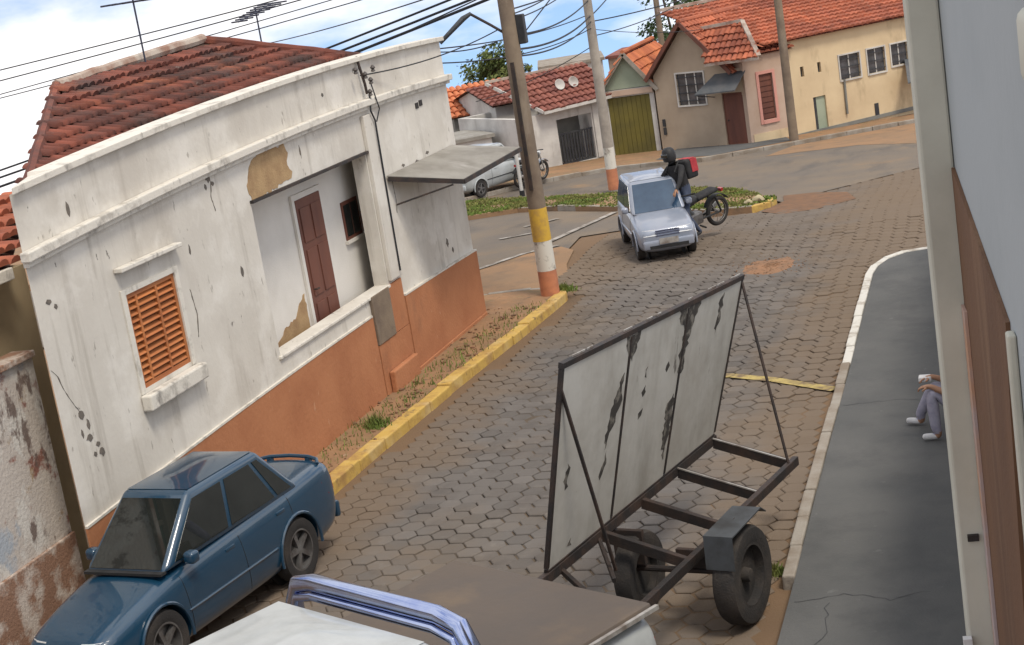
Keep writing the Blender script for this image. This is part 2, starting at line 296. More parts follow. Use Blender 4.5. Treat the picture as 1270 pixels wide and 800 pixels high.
sheet('earth_apron', [(-10.6, 29.3), (-10.0, 30.3), (-9.5, 31.3), (-9.0, 31.7), (-8.55, 31.0), (-8.35, 29.6), (-8.0, 28.4), (-7.95, 27.35), (-8.4, 27.3), (-9.2, 27.2), (-12, 26.95), (-13, 27.6), (-11.6, 28.4)], 'dirt', -.004)
sheet('earth_spill', [(-5.15, 34.0), (-4.6, 33.2), (-3.9, 33.5), (-3.2, 34.6), (-3.5, 36.0), (-4.3, 36.6), (-5.0, 36.6), (-4.85, 35.5)], 'rubble', .012)
# hexagonal pavers
HS = .155
def hex_mesh():
    mb = MB(); r = HS*.945
    ring = lambda rr, z: [(rr*math.cos(R(60*k)), rr*math.sin(R(60*k)), z) for k in range(6)]
    vs = ring(r, -.03)+ring(r, -.008)+ring(r-.012, 0)
    fs = [tuple(12+k for k in range(6))]
    for a in (0, 6): fs += [(a+k, a+(k+1) % 6, a+6+(k+1) % 6, a+6+k) for k in range(6)]
    mb.add(vs, fs); return mb.mesh('paver')
pm = hex_mesh(); pm.materials.append(M['paver'])
pav = []; dx = 1.5*HS; dy = math.sqrt(3)*HS
SP = [(-7.98, 9), (-2.42, 9), (-2.45, 26.2), (-1.9, 27.8), (4, 28.1), (4, 38), (-1.95, 39.6), (-4.8, 35.4), (-5.2, 34.0), (-6.4, 34.0), (-8.75, 32.7), (-8.1, 27.5), (-7.4, 26.9), (-7.3, 26), (-7.55, 23), (-7.8, 20), (-7.98, 17)]
for i in range(int(13/dx)):
    for j in range(int(31/dy)):
        x = -8.1+i*dx; y = 8.6+(j+(.5 if i % 2 else 0))*dy
        # slow waviness of the laid rows
        y += .04*math.sin(x*1.3)+.03*math.sin(y*.7+x); x += .03*math.sin(y*.9)
        if inside((x, y), SP): pav.append((x, y))
def camkey(p):
    d = Vector((p[0], p[1], -HC)); z = d.dot(F); u = d.dot(RX)/z; v = d.dot(UX)/z
    vis = abs(u) < .33 and abs(v) < .21
    hidden = (p[0]-.6*(p[1]-8) < -9.5) or (-5.6 < p[0] < -2.8 and p[1] < 12.2)
    return (0 if (vis and not hidden) else 1, p[1])
pav.sort(key=camkey)
def ptilt(x, y):
    dip = .022*noise.noise(Vector((x*.55, y*.55, 0)))+.010*noise.noise(Vector((x*2.1, y*2.1, 5)))
    return dip-.001
for x, y in pav[:300]:
    o = bpy.data.objects.new('paver', pm); C.objects.link(o); o.parent = street
    o.location = (x, y, ptilt(x, y)+gz(x, y)+random.uniform(-.004, .004)); o.rotation_euler = (random.gauss(0, .022), random.gauss(0, .022), random.gauss(0, .05))
mb = MB(); base = [v.co.copy() for v in pm.vertices]; bf = [tuple(p.vertices) for p in pm.polygons]
for x, y in pav[300:]:
    T = Matrix.Translation((x, y, ptilt(x, y)+gz(x, y)+random.uniform(-.005, .005))) @ Matrix.Rotation(random.uniform(-.03, .03), 4, 'X') @ Matrix.Rotation(random.uniform(-.03, .03), 4, 'Y') @ Matrix.Rotation(random.uniform(-.06, .06), 4, 'Z')
    mb.add([T @ p for p in base], bf)
stuff(mb.build('far_pavers', 'paver', street))

# kerbs
def kerb(name, line, h, wd, mats, seg=.75, side=1, jit=.012):
    k = struct(bpy.data.objects.new(name, None)); C.objects.link(k)
    pts = [Vector((*p, 0)) for p in line]; out_ = []
    for a, b in zip(pts, pts[1:]):
        n = max(1, round((b-a).length/seg))
        for q in range(n): out_.append((a.lerp(b, q/n), a.lerp(b, (q+1)/n)))
    for a, b in out_:
        d = (b-a).normalized(); nn = Vector((-d.y, d.x, 0))*side*wd
        e = d*.006; jx = random.uniform(-jit, jit); jz = random.uniform(-.012, .012)
        p = [a+e, b-e, b-e+nn, a+e+nn]; p = [q+nn.normalized()*jx for q in p]
        zz = gz(a.x, a.y)
        mb = MB().poly([(q.x, q.y, gz(q.x, q.y)-.1) for q in p], (0, 0, .1+h+jz))
        mb.build('kerb_stone', mats(a), k, bevel=.018)
    return k
kerb('left_kerb', KL[:9], .13, .21, lambda p: 'kerbyellow', side=1)
kerb('cross_street_kerb', KL[8:], .10, .14, lambda p: 'kerb', side=1, jit=.03)
kerb('right_kerb', KR[1:], .12, .12, lambda p: 'kerbwhite' if p.y > 20.2 else 'kerb', side=-1, seg=.9, jit=.006)
# pavements
def slab(name, poly, m, h):
    mb = MB(); mb.poly([(x, y, gz(x, y)-.08) for x, y in poly], (0, 0, h+.08)); return struct(mb.build(name, m))
slab('left_pavement', [(x-.215, y) for x, y in KL[:7]]+[(-7.84, 26.82), (-8.05, 27.0), (-8.4, 27.08), (-9.2, 26.98), (-12, 26.73), (-16, 26.43), (-16, 25.5), (-8.9, 25.5), (-9.1, 15.9)], 'pavedirt', .11)
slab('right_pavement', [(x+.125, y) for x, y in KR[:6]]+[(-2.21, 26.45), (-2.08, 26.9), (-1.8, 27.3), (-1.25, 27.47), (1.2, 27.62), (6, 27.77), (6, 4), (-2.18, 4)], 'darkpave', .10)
FK = [(-24, 40.5), (-15.05, 43.91), (-14.09, 46.54), (-11.93, 48.9), (-8.96, 48.4), (-6.37, 50.45), (-2.60, 54.11), (4, 60)]
kerb('far_kerb', FK, .12, .16, lambda p: 'kerb', side=1, seg=1.0, jit=.03)
slab('far_pavement', [(x-.1, y+.13) for x, y in FK]+[(4, 64), (-3, 57.2), (-6.7, 53.4), (-8, 52.5), (-11, 53.8), (-13.3, 53.7), (-15.6, 51.4), (-17, 48.5), (-24, 45)], 'pavedirt', .10)
# forecourt of the beige house
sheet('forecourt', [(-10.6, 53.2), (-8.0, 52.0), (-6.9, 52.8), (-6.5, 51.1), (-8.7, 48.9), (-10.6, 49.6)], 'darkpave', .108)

rp_ = bpy.data.objects['right_pavement']
for k, pts in enumerate([[(-2.15, 13.2), (-1.7, 13.35), (-1.3, 13.2), (-.9, 13.4)], [(-2.0, 11.8), (-1.8, 12.6), (-1.85, 13.3)], [(-2.2, 18.9), (-1.6, 19.0), (-1.0, 18.9)]]):
    rnd = random.Random(k); line = []
    for a, b in zip(pts, pts[1:]): line += [(a[0]+(b[0]-a[0])*i/6+rnd.uniform(-.025, .025), a[1]+(b[1]-a[1])*i/6+rnd.uniform(-.025, .025)) for i in range(6)]
    mb = MB()
    for a, b in zip(line, line[1:]):
        d = Vector((b[0]-a[0], b[1]-a[1])).normalized()*rnd.uniform(.002, .005); mb.add([(a[0]-d.y, a[1]+d.x, .1035), (a[0]+d.y, a[1]-d.x, .1035), (b[0]+d.y, b[1]-d.x, .1035), (b[0]-d.y, b[1]+d.x, .1035)], [(0, 1, 2, 3)])
    mb.build('crack', 'blackplastic', rp_)
# road markings
def mark(name, pts, wd, m, label, cat='road marking'):
    mb = MB(); P = [Vector((*p, 0)) for p in pts]
    for a, b in zip(P, P[1:]):
        d = (b-a).normalized(); n = Vector((-d.y, d.x, 0))*wd/2; k = max(1, int((b-a).length/.4))
        for q in range(k):
            A = a.lerp(b, q/k); B = a.lerp(b, (q+1)/k)
            mb.add([(p.x, p.y, gz(p.x, p.y)+.014) for p in (A-n, B-n, B+n, A+n)], [(0, 1, 2, 3)])
    return tag(mb.build(name, m), label, cat)
mark('painted_line', [(-5.2, 21.3), (-3.82, 20.88), (-3.21, 20.54), (-2.36, 19.9)], .17, 'lineyellow', 'worn yellow line painted across the pavers beside the sign trailer')
mark('painted_line', [(-9.54, 32.3), (-9.3, 34.7), (-9.05, 37.0)], .16, 'linewhite', 'long white line painted on the asphalt up to the grass median')
mark('painted_line', [(-11.05, 34.0), (-10.3, 34.6)], .13, 'linewhite', 'short faded white dash on the asphalt near the grass median', 'road marking')
mark('painted_line', [(-11.0, 35.9), (-10.45, 36.9)], .13, 'linewhite', 'short white dash between the faded dash and the grass median', 'road marking')
mark('painted_line', [(-11.3, 28.6), (-10.19, 30.05), (-9.63, 31.1), (-9.1, 31.9)], .13, 'linewhite', 'dusty white line curving round the orange-footed pole corner')

# ---------------------------------------------------------------- walls with openings
def cells(mb, S, H, holes, y0, y1, zf=None):
    """wall in the local XZ plane between y0 and y1 with rectangular openings; zf(s) gives the top line"""
    ss = sorted({0, S, *[h[0] for h in holes], *[h[1] for h in holes]}); zs = sorted({0, H, *[h[2] for h in holes], *[h[3] for h in holes]})
    if zf: # more columns so that the top can follow its line
        ss = sorted(set(ss) | {S*i/10 for i in range(11)})
    def Z(s, z): return z if (not zf or z < H) else zf(s)
    solid = lambda a, b, c, d: not any(h[0] <= a and b <= h[1] and h[2] <= c and d <= h[3] for h in holes)
    ok = {}
    for i in range(len(ss)-1):
        for j in range(len(zs)-1): ok[i, j] = solid(ss[i], ss[i+1], zs[j], zs[j+1])
    for (i, j), v in ok.items():
        if not v: continue
        a, b, c, d = ss[i], ss[i+1], zs[j], zs[j+1]
        P = [(a, c), (b, c), (b, d), (a, d)]
        mb.add([(s, y0, Z(s, z)) for s, z in P], [(0, 1, 2, 3)]); mb.add([(s, y1, Z(s, z)) for s, z in P], [(3, 2, 1, 0)])
        for (di, dj, p, q) in ((-1, 0, 3, 0), (1, 0, 1, 2), (0, -1, 0, 1), (0, 1, 2, 3)):
            if not ok.get((i+di, j+dj), False):
                mb.add([(P[p][0], y0, Z(*P[p])), (P[q][0], y0, Z(*P[q])), (P[q][0], y1, Z(*P[q])), (P[p][0], y1, Z(*P[p]))], [(0, 1, 2, 3)])
    return mb
def tiles(parent, quad, tw, tl, m, n_single=0, rad=None, name='roof_tile', poly=None):
    """half-round clay tiles over a plane: quad = eave A, eave B, ridge C, ridge D (trapezoids are clipped)"""
    A, B, Cc, D = [Vector(p) for p in quad]; ex = (B-A).normalized(); nrm = ex.cross(((D+Cc)/2-(A+B)/2)).normalized()
    if nrm.z < 0: nrm = -nrm
    ey = nrm.cross(ex).normalized()
    if ey.dot((D+Cc)/2-(A+B)/2) < 0: ey = -ey
    pl = [((p-A).dot(ex), (p-A).dot(ey)) for p in (A, B, Cc, D)]
    x0 = min(p[0] for p in pl); x1 = max(p[0] for p in pl); y1 = max(p[1] for p in pl)
    r = rad or tw*.5; seg = 5
    vs = []; fs = []
    for (yy, rr, zz) in ((-.03, r*1.0, .040), (tl*1.0, r*.82, -.012)):
        for k in range(seg+1):
            a = math.pi*k/seg; vs.append((rr*math.cos(a), yy, zz+rr*.75*math.sin(a)))
    fs = [(k, k+1, seg+2+k, seg+1+k) for k in range(seg)]
    fs.append(tuple(range(seg, -1, -1)))
    base_me = MB().add(vs, fs).mesh(name); base_me.materials.append(M[m]); base_me.polygons.foreach_set('use_smooth', [True]*len(base_me.polygons))
    spots = []; ny = int(y1/tl)+1; nx = int((x1-x0)/tw)+1
    for j in range(ny):
        for i in range(nx):
            x = x0+(i+.5)*tw; y = j*tl
            if inside((x, y+tl*.5), pl): spots.append((x, y))
    mb = MB()
    rot = Matrix((ex, ey, nrm)).transposed().to_4x4()
    for q, (x, y) in enumerate(spots):
        T = Matrix.Translation(A+ex*(x+random.uniform(-.008, .008))+ey*(y+random.uniform(-.015, .015))) @ rot @ Matrix.Rotation(random.uniform(-.03, .03), 4, 'Z') @ Matrix.Rotation(random.uniform(-.012, .012), 4, 'X')
        if q < n_single:
            o = bpy.data.objects.new(name, base_me); C.objects.link(o); o.parent = parent; o.matrix_basis = T
        else: mb.add([T @ Vector(p) for p in vs], fs)
    if mb.v: stuff(mb.build('roof_tiles', m, parent, smooth=True, angle=60))

def ragged(pts, amp=.02, step=.05, seed=0):
    """break a polygon's straight sides into an uneven torn edge (2D)"""
    rnd = random.Random(seed); out_ = []
    for (a, b), (c, d) in zip(pts, pts[1:]+pts[:1]):
        n = max(1, int(math.hypot(c-a, d-b)/step)); nx_, ny_ = -(d-b), c-a; l = math.hypot(nx_, ny_) or 1
        for i in range(n):
            t = i/n; o = 0 if i == 0 else rnd.uniform(-amp, amp); out_.append((a+(c-a)*t+nx_/l*o, b+(d-b)*t+ny_/l*o))
    return out_
# ---------------------------------------------------------------- corner house
FA = Vector((-8.959, 13.067)); FB = Vector((-8.765, 25.452)); FD = (FB-FA).normalized(); FL = (FB-FA).length
house = thing('corner_house', 'white single storey corner house with orange dado, recessed porch and tiled roof', 'house', (FA.x, FA.y, 0), math.atan2(FD.y, FD.x))
def bow(a, b, c):
    # curve through t=0, .45, 1
    def f(s):
        t = s/FL; return a*(t-.45)*(t-1)/(.45) + b*t*(t-1)/(.45*(.45-1)) + c*t*(t-.45)/(1*.55)
    return f
zc = bow(3.93, 4.19, 4.17); zp = lambda s: zc(s)+.60; zd = bow(1.17, 1.29, 1.22)
WIN = (1.57, 2.62, 2.13, 3.16); POR = (4.76, 8.52, 1.58, 3.52)
fw_ = cells(MB(), FL, 4.2, [WIN, POR], 0, .22, zp)
fw_.v = [((.62 if (x < .01 and y > .2) else x), y, z) for x, y, z in fw_.v]   # the near end is mitred to the slanting side wall
fw_.build('front_wall', 'wall', house)
DEP = 5.2
MB().poly([(.62, .221, 0), (.9, .221, 0), (9.6, 4.75, 0), (9.3, 4.75, 0)], (0, 0, 4.30)).build('side_wall', 'wall', house)
MB().box(FL-.2, FL, .221, DEP, 0, 4.72).build('side_wall', 'wall', house); MB().box(9.7, FL-.201, DEP-.2, DEP, 0, 4.3).build('back_wall', 'wall', house)
def strip(f0, f1, y0, y1, s0=0., s1=None, n=16):
    """moulding that follows the facade lines"""
    s1 = FL if s1 is None else s1; mb = MB(); vs = []; fs = []
    for i in range(n+1):
        s = s0+(s1-s0)*i/n
        vs += [(s, y0, f0(s)), (s, y1, f0(s)), (s, y1, f1(s)), (s, y0, f1(s))]
    for i in range(n):
        for k in range(4): fs.append((i*4+k, i*4+(k+1) % 4, i*4+4+(k+1) % 4, i*4+4+k))
    fs += [(3, 2, 1, 0), tuple(n*4+k for k in range(4))]
    return mb.add(vs, fs)
strip(lambda s: zc(s)-.05, lambda s: zc(s)+.05, -.11, .0, -.06, FL+.08).build('cornice', 'trimwhite', house, bevel=.015)
strip(lambda s: zc(s)-.10, lambda s: zc(s)-.053, -.06, .0, -.03, FL+.04).build('cornice_lower_fillet', 'trimwhite', house)
cp_ = strip(lambda s: zp(s), lambda s: zp(s)+.07, -.07, .26, -.05, FL+.06)
cp_.v = [((.72 if (x < .0 and y > .2) else x), y, z) for x, y, z in cp_.v]
cp_.build('parapet_coping', 'trimwhite', house, bevel=.012)
mb = MB(); mb.box(FL+.003, FL+.09, 0.02, DEP, 4.12, 4.22); mb.build('cornice_return', 'trimwhite', house)
# dado in two runs either side of the pilaster, proud of the wall
PIL = (8.56, 9.0)
strip(lambda s: -.0, zd, -.025, .0, .0, 7.72).build('dado', 'dado', house)
strip(lambda s: -.0, zd, -.045, .0, PIL[1]+.0, FL+.03).build('dado', 'dado', house)
mb = MB(); mb.box(FL+.003, FL+.03, .02, DEP, 0, 1.215); mb.build('dado', 'dado', house)
strip(lambda s: zd(s)+.002, lambda s: zd(s)+.028, -.032, .0, .0, 7.7).build('dado_rail', 'trimwhite', house)
strip(lambda s: zd(s)+.002, lambda s: zd(s)+.028, -.052, .0, PIL[1], FL+.03).build('dado_rail', 'trimwhite', house)
# pilaster beside the porch with its bare foot
mb = MB(); mb.box(PIL[0], PIL[1], -.06, 0, 1.62, 4.06); mb.build('pilaster', 'wall', house, bevel=.01)
mb = MB(); mb.box(7.74, 8.42, -.05, 0, .86, 1.575); mb.build('bare_plaster_pier', 'pole', house, bevel=.01)
mb = MB(); mb.box(7.74, 8.98, -.035, 0, 0, .855); mb.build('dado', 'dado', house)
mb = MB(); mb.box(8.44, 8.98, -.03, 0, .865, 1.575); mb.build('dado', 'dado', house)
mb = MB(); mb.box(7.9, 8.9, -.13, -.04, .0, .42); mb.build('plinth_block', 'dado', house, bevel=.02)
# low band of plinth steps under the far part
mb = MB(); mb.box(9.02, FL, -.075, -.047, 0, .16); mb.build('plinth', 'dado', house, bevel=.01)
# porch
PD = .45
mb = MB(); mb.box(4.5, 9.6, PD, PD+.12, .6, 3.9); mb.build('porch_back_wall', 'wallin', house)
mb = MB(); mb.box(4.38, 4.5, .222, PD, .6, 3.9); mb.box(9.6, 9.72, .222, PD, .6, 3.9); mb.build('porch_side_wall', 'wallin', house)
mb = MB(); mb.box(4.5, 9.6, .222, PD, .8, .92); mb.build('porch_floor', 'dado', house)
mb = MB(); mb.box(4.5, 9.6, .222, PD, 3.62, 3.7); mb.build('porch_ceiling', 'wallin', house)
mb = MB(); mb.box(POR[0]-.05, POR[1]+.02, -.035, .23, POR[2]-.045, POR[2]-.002); mb.build('porch_sill', 'trimwhite', house, bevel=.01)
mb = MB(); mb.box(POR[0]-.02, POR[1]+.12, -.05, .0, POR[3]+.003, POR[3]+.04); mb.build('porch_lintel', 'rust', house)
door = MB().box(6.80, 7.62, PD-.05, PD-.003, .925, 3.20).build('door', 'brownwood', house, bevel=.008)
mb = MB()
for z0, z1 in ((1.1, 1.75), (1.85, 2.5), (2.6, 3.08)):
    for s0, s1 in ((6.87, 7.18), (7.24, 7.55)): mb.box(s0, s1, PD-.065, PD-.051, z0, z1)
mb.build('door_panel', 'brownwood', door, bevel=.006)
mb = MB(); mb.tube([(6.88, PD-.05, 1.95), (6.88, PD-.1, 1.95), (6.96, PD-.1, 1.95)], .012); mb.build('door_handle', 'rust', door)
mb = MB(); mb.box(6.72, 6.80, PD-.04, PD-.003, .925, 3.28); mb.box(7.62, 7.70, PD-.04, PD-.003, .925, 3.28); mb.box(6.80, 7.62, PD-.04, PD-.003, 3.203, 3.28); mb.build('door_frame', 'wallin', door)
for (a, b, c, d) in ((8.34, 8.93, 2.32, 2.88), (9.0, 9.33, 2.33, 2.63)):
    wd = MB().box(a, b, PD-.02, PD-.003, c, d).build('porch_window', 'brownwood', house)
    mb = MB(); mb.box(a+.05, (a+b)/2-.015, PD-.026, PD-.0205, c+.05, d-.05); mb.box((a+b)/2+.015, b-.05, PD-.026, PD-.0205, c+.05, d-.05); mb.build('pane', 'glass', wd)
    mb = MB(); mb.box(a-.04, b+.04, PD-.05, PD-.003, c-.05, c-.003); mb.build('sill', 'trimwhite', wd)
# peeled patch above the porch and at the porch's left foot
def wall_patch(name, pts, m, y=0, amp=.025, step=.05, par=house, seed=1, th=.004): return MB().poly([(u, y-.001, v) for u, v in ragged(pts, amp, step, seed)], (0, -th, 0)).build(name, m, par)
wall_patch('peeled_plaster_patch', [(4.80, 3.545), (4.74, 3.75), (4.88, 3.95), (5.05, 4.04), (5.18, 4.09), (5.95, 4.08), (6.03, 3.95), (5.95, 3.80), (6.06, 3.70), (6.0, 3.62), (5.2, 3.56)], 'undercoat')
wall_patch('peeled_plaster_patch', [(5.3, .93), (6.68, .93), (6.66, 1.95), (6.45, 1.86), (6.3, 1.72), (5.9, 1.66), (5.6, 1.5), (5.4, 1.2)], 'undercoat', y=PD, seed=2)
# chipped dark spots, cracks and damp runs
def chip(u, v, w_, h_, seed): wall_patch('chipped_spot', [(u-w_, v), (u-w_*.3, v+h_), (u+w_*.8, v+h_*.5), (u+w_, v-h_*.4), (u+w_*.1, v-h_)], 'chip', amp=.016, step=.03, seed=seed, th=.003)
for i, (u, v, w_, h_) in enumerate([(.35, 2.24, .05, .05), (.43, 2.12, .03, .06), (.40, 1.98, .06, .04), (.52, 1.88, .04, .03), (.56, 1.78, .05, .05), (.44, 1.80, .03, .03), (.30, 2.06, .02, .05), (4.2, 2.8, .035, .07), (11.22, 1.62, .06, .08), (11.42, 1.46, .045, .05), (3.80, 4.0, .05, .05), (3.72, 3.92, .03, .04), (3.9, 3.93, .04, .03), (.89, 4.22, .03, .08), (.23, 3.43, .05, .03), (.33, 3.36, .03, .03), (3.08, 3.32, .02, .06), (7.42, 4.52, .04, .03), (6.4, 3.9, .02, .09), (11.0, 3.14, .08, .03), (10.5, 3.08, .10, .025), (9.9, 3.12, .07, .03)]): chip(u, v, w_, h_, i+20)
for k, pts in enumerate([[(.02, 2.80), (.10, 2.72), (.14, 2.60), (.20, 2.48), (.33, 2.28)], [(3.83, 4.12), (3.86, 3.95), (3.80, 3.80), (3.84, 3.62)], [(2.9, 2.9), (2.95, 2.6), (2.88, 2.35)], [(9.35, 3.0), (9.38, 2.7), (9.33, 2.5)]]):
    mb = MB(); mb.poly([(u, -.001, v) for u, v in ragged(pts+[(u+.014, v-.01) for u, v in pts[::-1]], .006, .03, k)], (0, -.003, 0)); mb.build('crack', 'chip', house)
# shuttered window
s0, s1, z0, z1 = WIN
win = MB().box(s0, s1, .06, .08, z0, z1).build('window', 'brownwood', house)
fr = MB(); fr.box(s0-.09, s0-.002, -.018, -.001, z0-.04, z1+.06); fr.box(s1+.002, s1+.09, -.018, -.001, z0-.04, z1+.06); fr.box(s0-.002, s1+.002, -.018, -.001, z1+.002, z1+.06); fr.build('window_surround', 'trimwhite', win)
fr = MB(); fr.box(s0, s0+.05, .005, .06, z0, z1); fr.box(s1-.05, s1, .005, .06, z0, z1); fr.box(s0+.05, s1-.05, .005, .06, z1-.05, z1); fr.box(s0+.05, s1-.05, .005, .06, z0, z0+.05)
fr.box(s0+.20, s0+.24, .004, .06, z0+.05, z1-.05); fr.box((s0+.24+s1)/2-.02, (s0+.24+s1)/2+.02, .004, .06, z0+.05, z1-.05); fr.build('shutter_frame', 'shutter', win)
nsl = 13; hh = (z1-z0-.1)/nsl; cols = [(s0+.05, s0+.20), (s0+.24, (s0+.24+s1)/2-.02), ((s0+.24+s1)/2+.02, s1-.05)]
for a, b in cols:
    for k in range(nsl):
        zz = z0+.05+(k+.5)*hh
        mb = MB().box(-(b-a)/2+.002, (b-a)/2-.002, -.032, .032, -.006, .006, Matrix.Translation(((a+b)/2, .028, zz)) @ Matrix.Rotation(R(38), 4, 'X')); mb.build('slat', 'shutter', win)
mb = MB(); mb.box(s0-.12, s1+.12, -.13, -.001, z0-.22, z0-.045); mb.build('window_sill', 'trimwhite', win, bevel=.02)
mb = MB(); mb.box(s0-.12, s1+.14, -.11, -.001, z1+.26, z1+.31); mb.build('window_hood', 'trimwhite', win, bevel=.01)
# vent, cracks, service bracket
mb = MB(); mb.box(10.82, 10.95, -.012, -.001, 3.86, 3.95); mb.box(11.0, 11.13, -.012, -.001, 3.88, 3.97); mb.build('air_vent', 'rust', house)
br = MB().tube([(8.75, -.03, 4.9), (8.78, -.08, 4.5), (8.8, -.08, 4.35)], .022).build('service_bracket', 'rust', house)
for s, z in ((8.45, 4.72), (8.78, 4.62), (8.95, 4.52), (9.1, 4.68), (8.85, 4.36)):
    MB().lathe([(.015, -.05), (.035, -.04), (.02, -.01), (.04, .01), (.02, .04), (.01, .05)], 10, Matrix.Translation((s, -.11, z))).build('insulator', 'insul', br, smooth=True)
mb = MB(); mb.tube([(8.85, -.1, 4.36), (8.8, -.09, 4.1), (8.9, -.09, 3.95), (8.92, -.075, 3.2), (8.9, -.075, 1.7)], .014); mb.tube([(8.95, -.1, 4.5), (9.02, -.14, 4.1), (8.95, -.09, 3.92)], .01); mb.build('service_cable', 'wire', br)
# canopy over the pavement
cn = MB(); cn.poly([(9.15, -.02, 3.06), (FL-.25, -.02, 3.05), (FL-.05, -1.12, 2.86), (9.75, -.98, 2.80)], (0, 0, .03)); cn = cn.build('canopy', 'canopy', house)
mb = MB(); mb.bar((9.15, -.03, 3.04), (9.75, -.99, 2.79), .03, .07); mb.bar((9.75, -.99, 2.79), (FL-.05, -1.13, 2.85), .03, .07); mb.bar((FL-.05, -1.13, 2.85), (FL-.25, -.03, 3.04), .03, .07); mb.build('canopy_edge', 'rust', cn)
mb = MB()
for s in (10.3, 11.0, 11.7): mb.bar((s-.1, -.03, 3.025), (s, -1.03, 2.80), .03, .04)
mb.build('canopy_rib', 'rust', cn)
for s in (9.3, 11.9): MB().tube([(s, -.03, 2.62), (s+.35, -.85, 2.78)], .014).build('canopy_stay', 'rust', cn)
# roof behind the parapet
EZ = 4.40
RA, RB, RC, RD = (.85, .40, EZ), (11.0, .40, EZ+.22), (8.5, 2.2, 5.42), (4.55, 2.2, 5.22)
RE = (9.6, 4.6, EZ+.1)
roof = MB().add([RA, RB, RC, RD, RE, (11.0, 4.6, EZ+.2)], [(0, 1, 2), (0, 2, 3), (4, 3, 2), (2, 5, 4), (1, 5, 2)]).build('roof', 'tilebase', house)
up_ = Vector((0, 0, .035))
tiles(roof, [Vector(p)+up_ for p in (RA, RB, RC, RD)], .155, .235, 'tile', 300)
tiles(roof, (RB, (11.0, 4.6, EZ+.2), RC, RC), .19, .30, 'tile', 0)
Rr = [Vector(RD)+Vector((0, 0, .06)), Vector(RC)+Vector((0, 0, .06))]
mb = MB(); mb.tube([Rr[0].lerp(Rr[1], i/14)+Vector((0, 0, random.uniform(-.01, .01))) for i in range(15)], .075, 8); mb.build('ridge_capping', 'ridge', roof, smooth=True)
for p, q in ((RA, RD), (RB, RC)):
    MB().tube([Vector(p).lerp(Vector(q), i/12)+Vector((0, 0, .05+random.uniform(-.012, .012))) for i in range(13)], .07, 8).build('hip_capping', 'tile', roof, smooth=True)
mb = MB(); mb.box(11.05, FL-.2, .23, DEP-.2, 4.3, 4.36); mb.build('flat_roof', 'kerb', house)

# ---------------------------------------------------------------- neighbour: boundary wall with mural and set back house
nw = thing('boundary_wall', 'peeling painted wall with mural traces beside the blue sedan', 'wall', (-9.42, 7.0, 0), R(90))
cells(MB(), 6.5, 2.86, [], 0, .2).build('wall_face', 'mural', nw)
MB().box(0, 6.5, -.04, -.001, 0, 1.0).build('plinth', 'muralbase', nw, bevel=.01)
MB().box(0, 6.5, -.05, .22, 2.862, 2.93).build('coping', 'muralbase', nw, bevel=.01)
nh = thing('neighbour_house', 'tan rendered house with red tiled roof beyond the mural wall', 'house', (-9.75, 6.0, 0), R(90))
cells(MB(), 8.2, 3.68, [(6.1, 6.9, 2.5, 3.5)], 0, .2).build('wall', 'tanwall', nh)
mb = MB(); mb.box(8.0, 8.2, .201, .3, 0, 3.68); mb.build('wall', 'tanwall', nh)
wo = MB().box(6.1, 6.9, .08, .1, 2.5, 3.5).build('window', 'leafdark', nh); MB().box(6.47, 6.53, .05, .079, 2.5, 3.5).build('mullion', 'tanwall', wo)
rf = MB().add([(0, -.22, 3.72), (7.6, -.22, 3.72), (11.2, 1.65, 4.14), (0, 1.65, 4.14)], [(0, 1, 2, 3)]).build('roof', 'tilebase', nh)
tiles(rf, ((0, -.22, 3.76), (7.6, -.22, 3.76), (11.2, 1.65, 4.18), (0, 1.65, 4.18)), .19, .3, 'tilefar', 0)
MB().box(0, 7.6, -.28, -.22, 3.64, 3.76).build('gutter', 'trimwhite', nh, bevel=.01)

# ---------------------------------------------------------------- right hand building the camera looks along
WD = Vector((-.105, 1, 0)).normalized()
rb = thing('side_building', 'blue grey painted wall with brown dado beside the dark pavement', 'building', (.52+.105*2.0, -2.0, 0), math.atan2(WD.y, WD.x))
# local X runs along the wall away from the camera, local Y points to -x (street side)
cells(MB(), 9.4, 8, [], -.25, 0).build('wall', 'bluewall', rb)
MB().poly([(7.95, .001, 0), (9.19, .001, 0), (9.19, .001, 4.81), (7.42, .001, 4.57), (7.52, .001, 4.25), (7.75, .001, 3.2)], (0, .015, 0)).build('dado', 'rightdado', rb)
MB().box(9.42, 9.62, -.25, .02, .1, 8).build('corner_pilaster', 'pvc', rb, bevel=.02)
pp = MB().box(9.2, 9.41, .002, .138, .1, 8).build('pilaster', 'pvc', rb, bevel=.012)
MB().box(9.18, 9.199, .05, .10, 3.09, 3.12).build('cable_clip', 'rust', pp); MB().box(9.16, 9.199, .125, .165, 2.36, 2.62).build('white_tag', 'whitecloth', pp)
MB().box(9.05, 9.19, .017, .03, 0, 4.2).build('edge_strip', 'pinkstrip', rb)
MB().box(5.72, 5.98, .001, .07, 5.52, 5.70).build('wall_box', 'pvc', rb, smooth=True, bevel=.03, seg=3)
MB().box(7.25, 7.32, .001, .03, 0, 4.57).build('door_jamb', 'pvc', rb, bevel=.008)
# property wall beyond the building's corner
bw = thing('low_side_wall', 'pale rendered wall along the dark pavement past the building corner', 'wall', (-.40, 8.2, 0), R(90))
MB().box(0, 18.6, -.2, 0, .1, 2.3).build('wall_face', 'whitewall', bw); MB().box(-.02, 18.62, -.23, .03, 2.302, 2.37).build('coping', 'kerb', bw, bevel=.01)

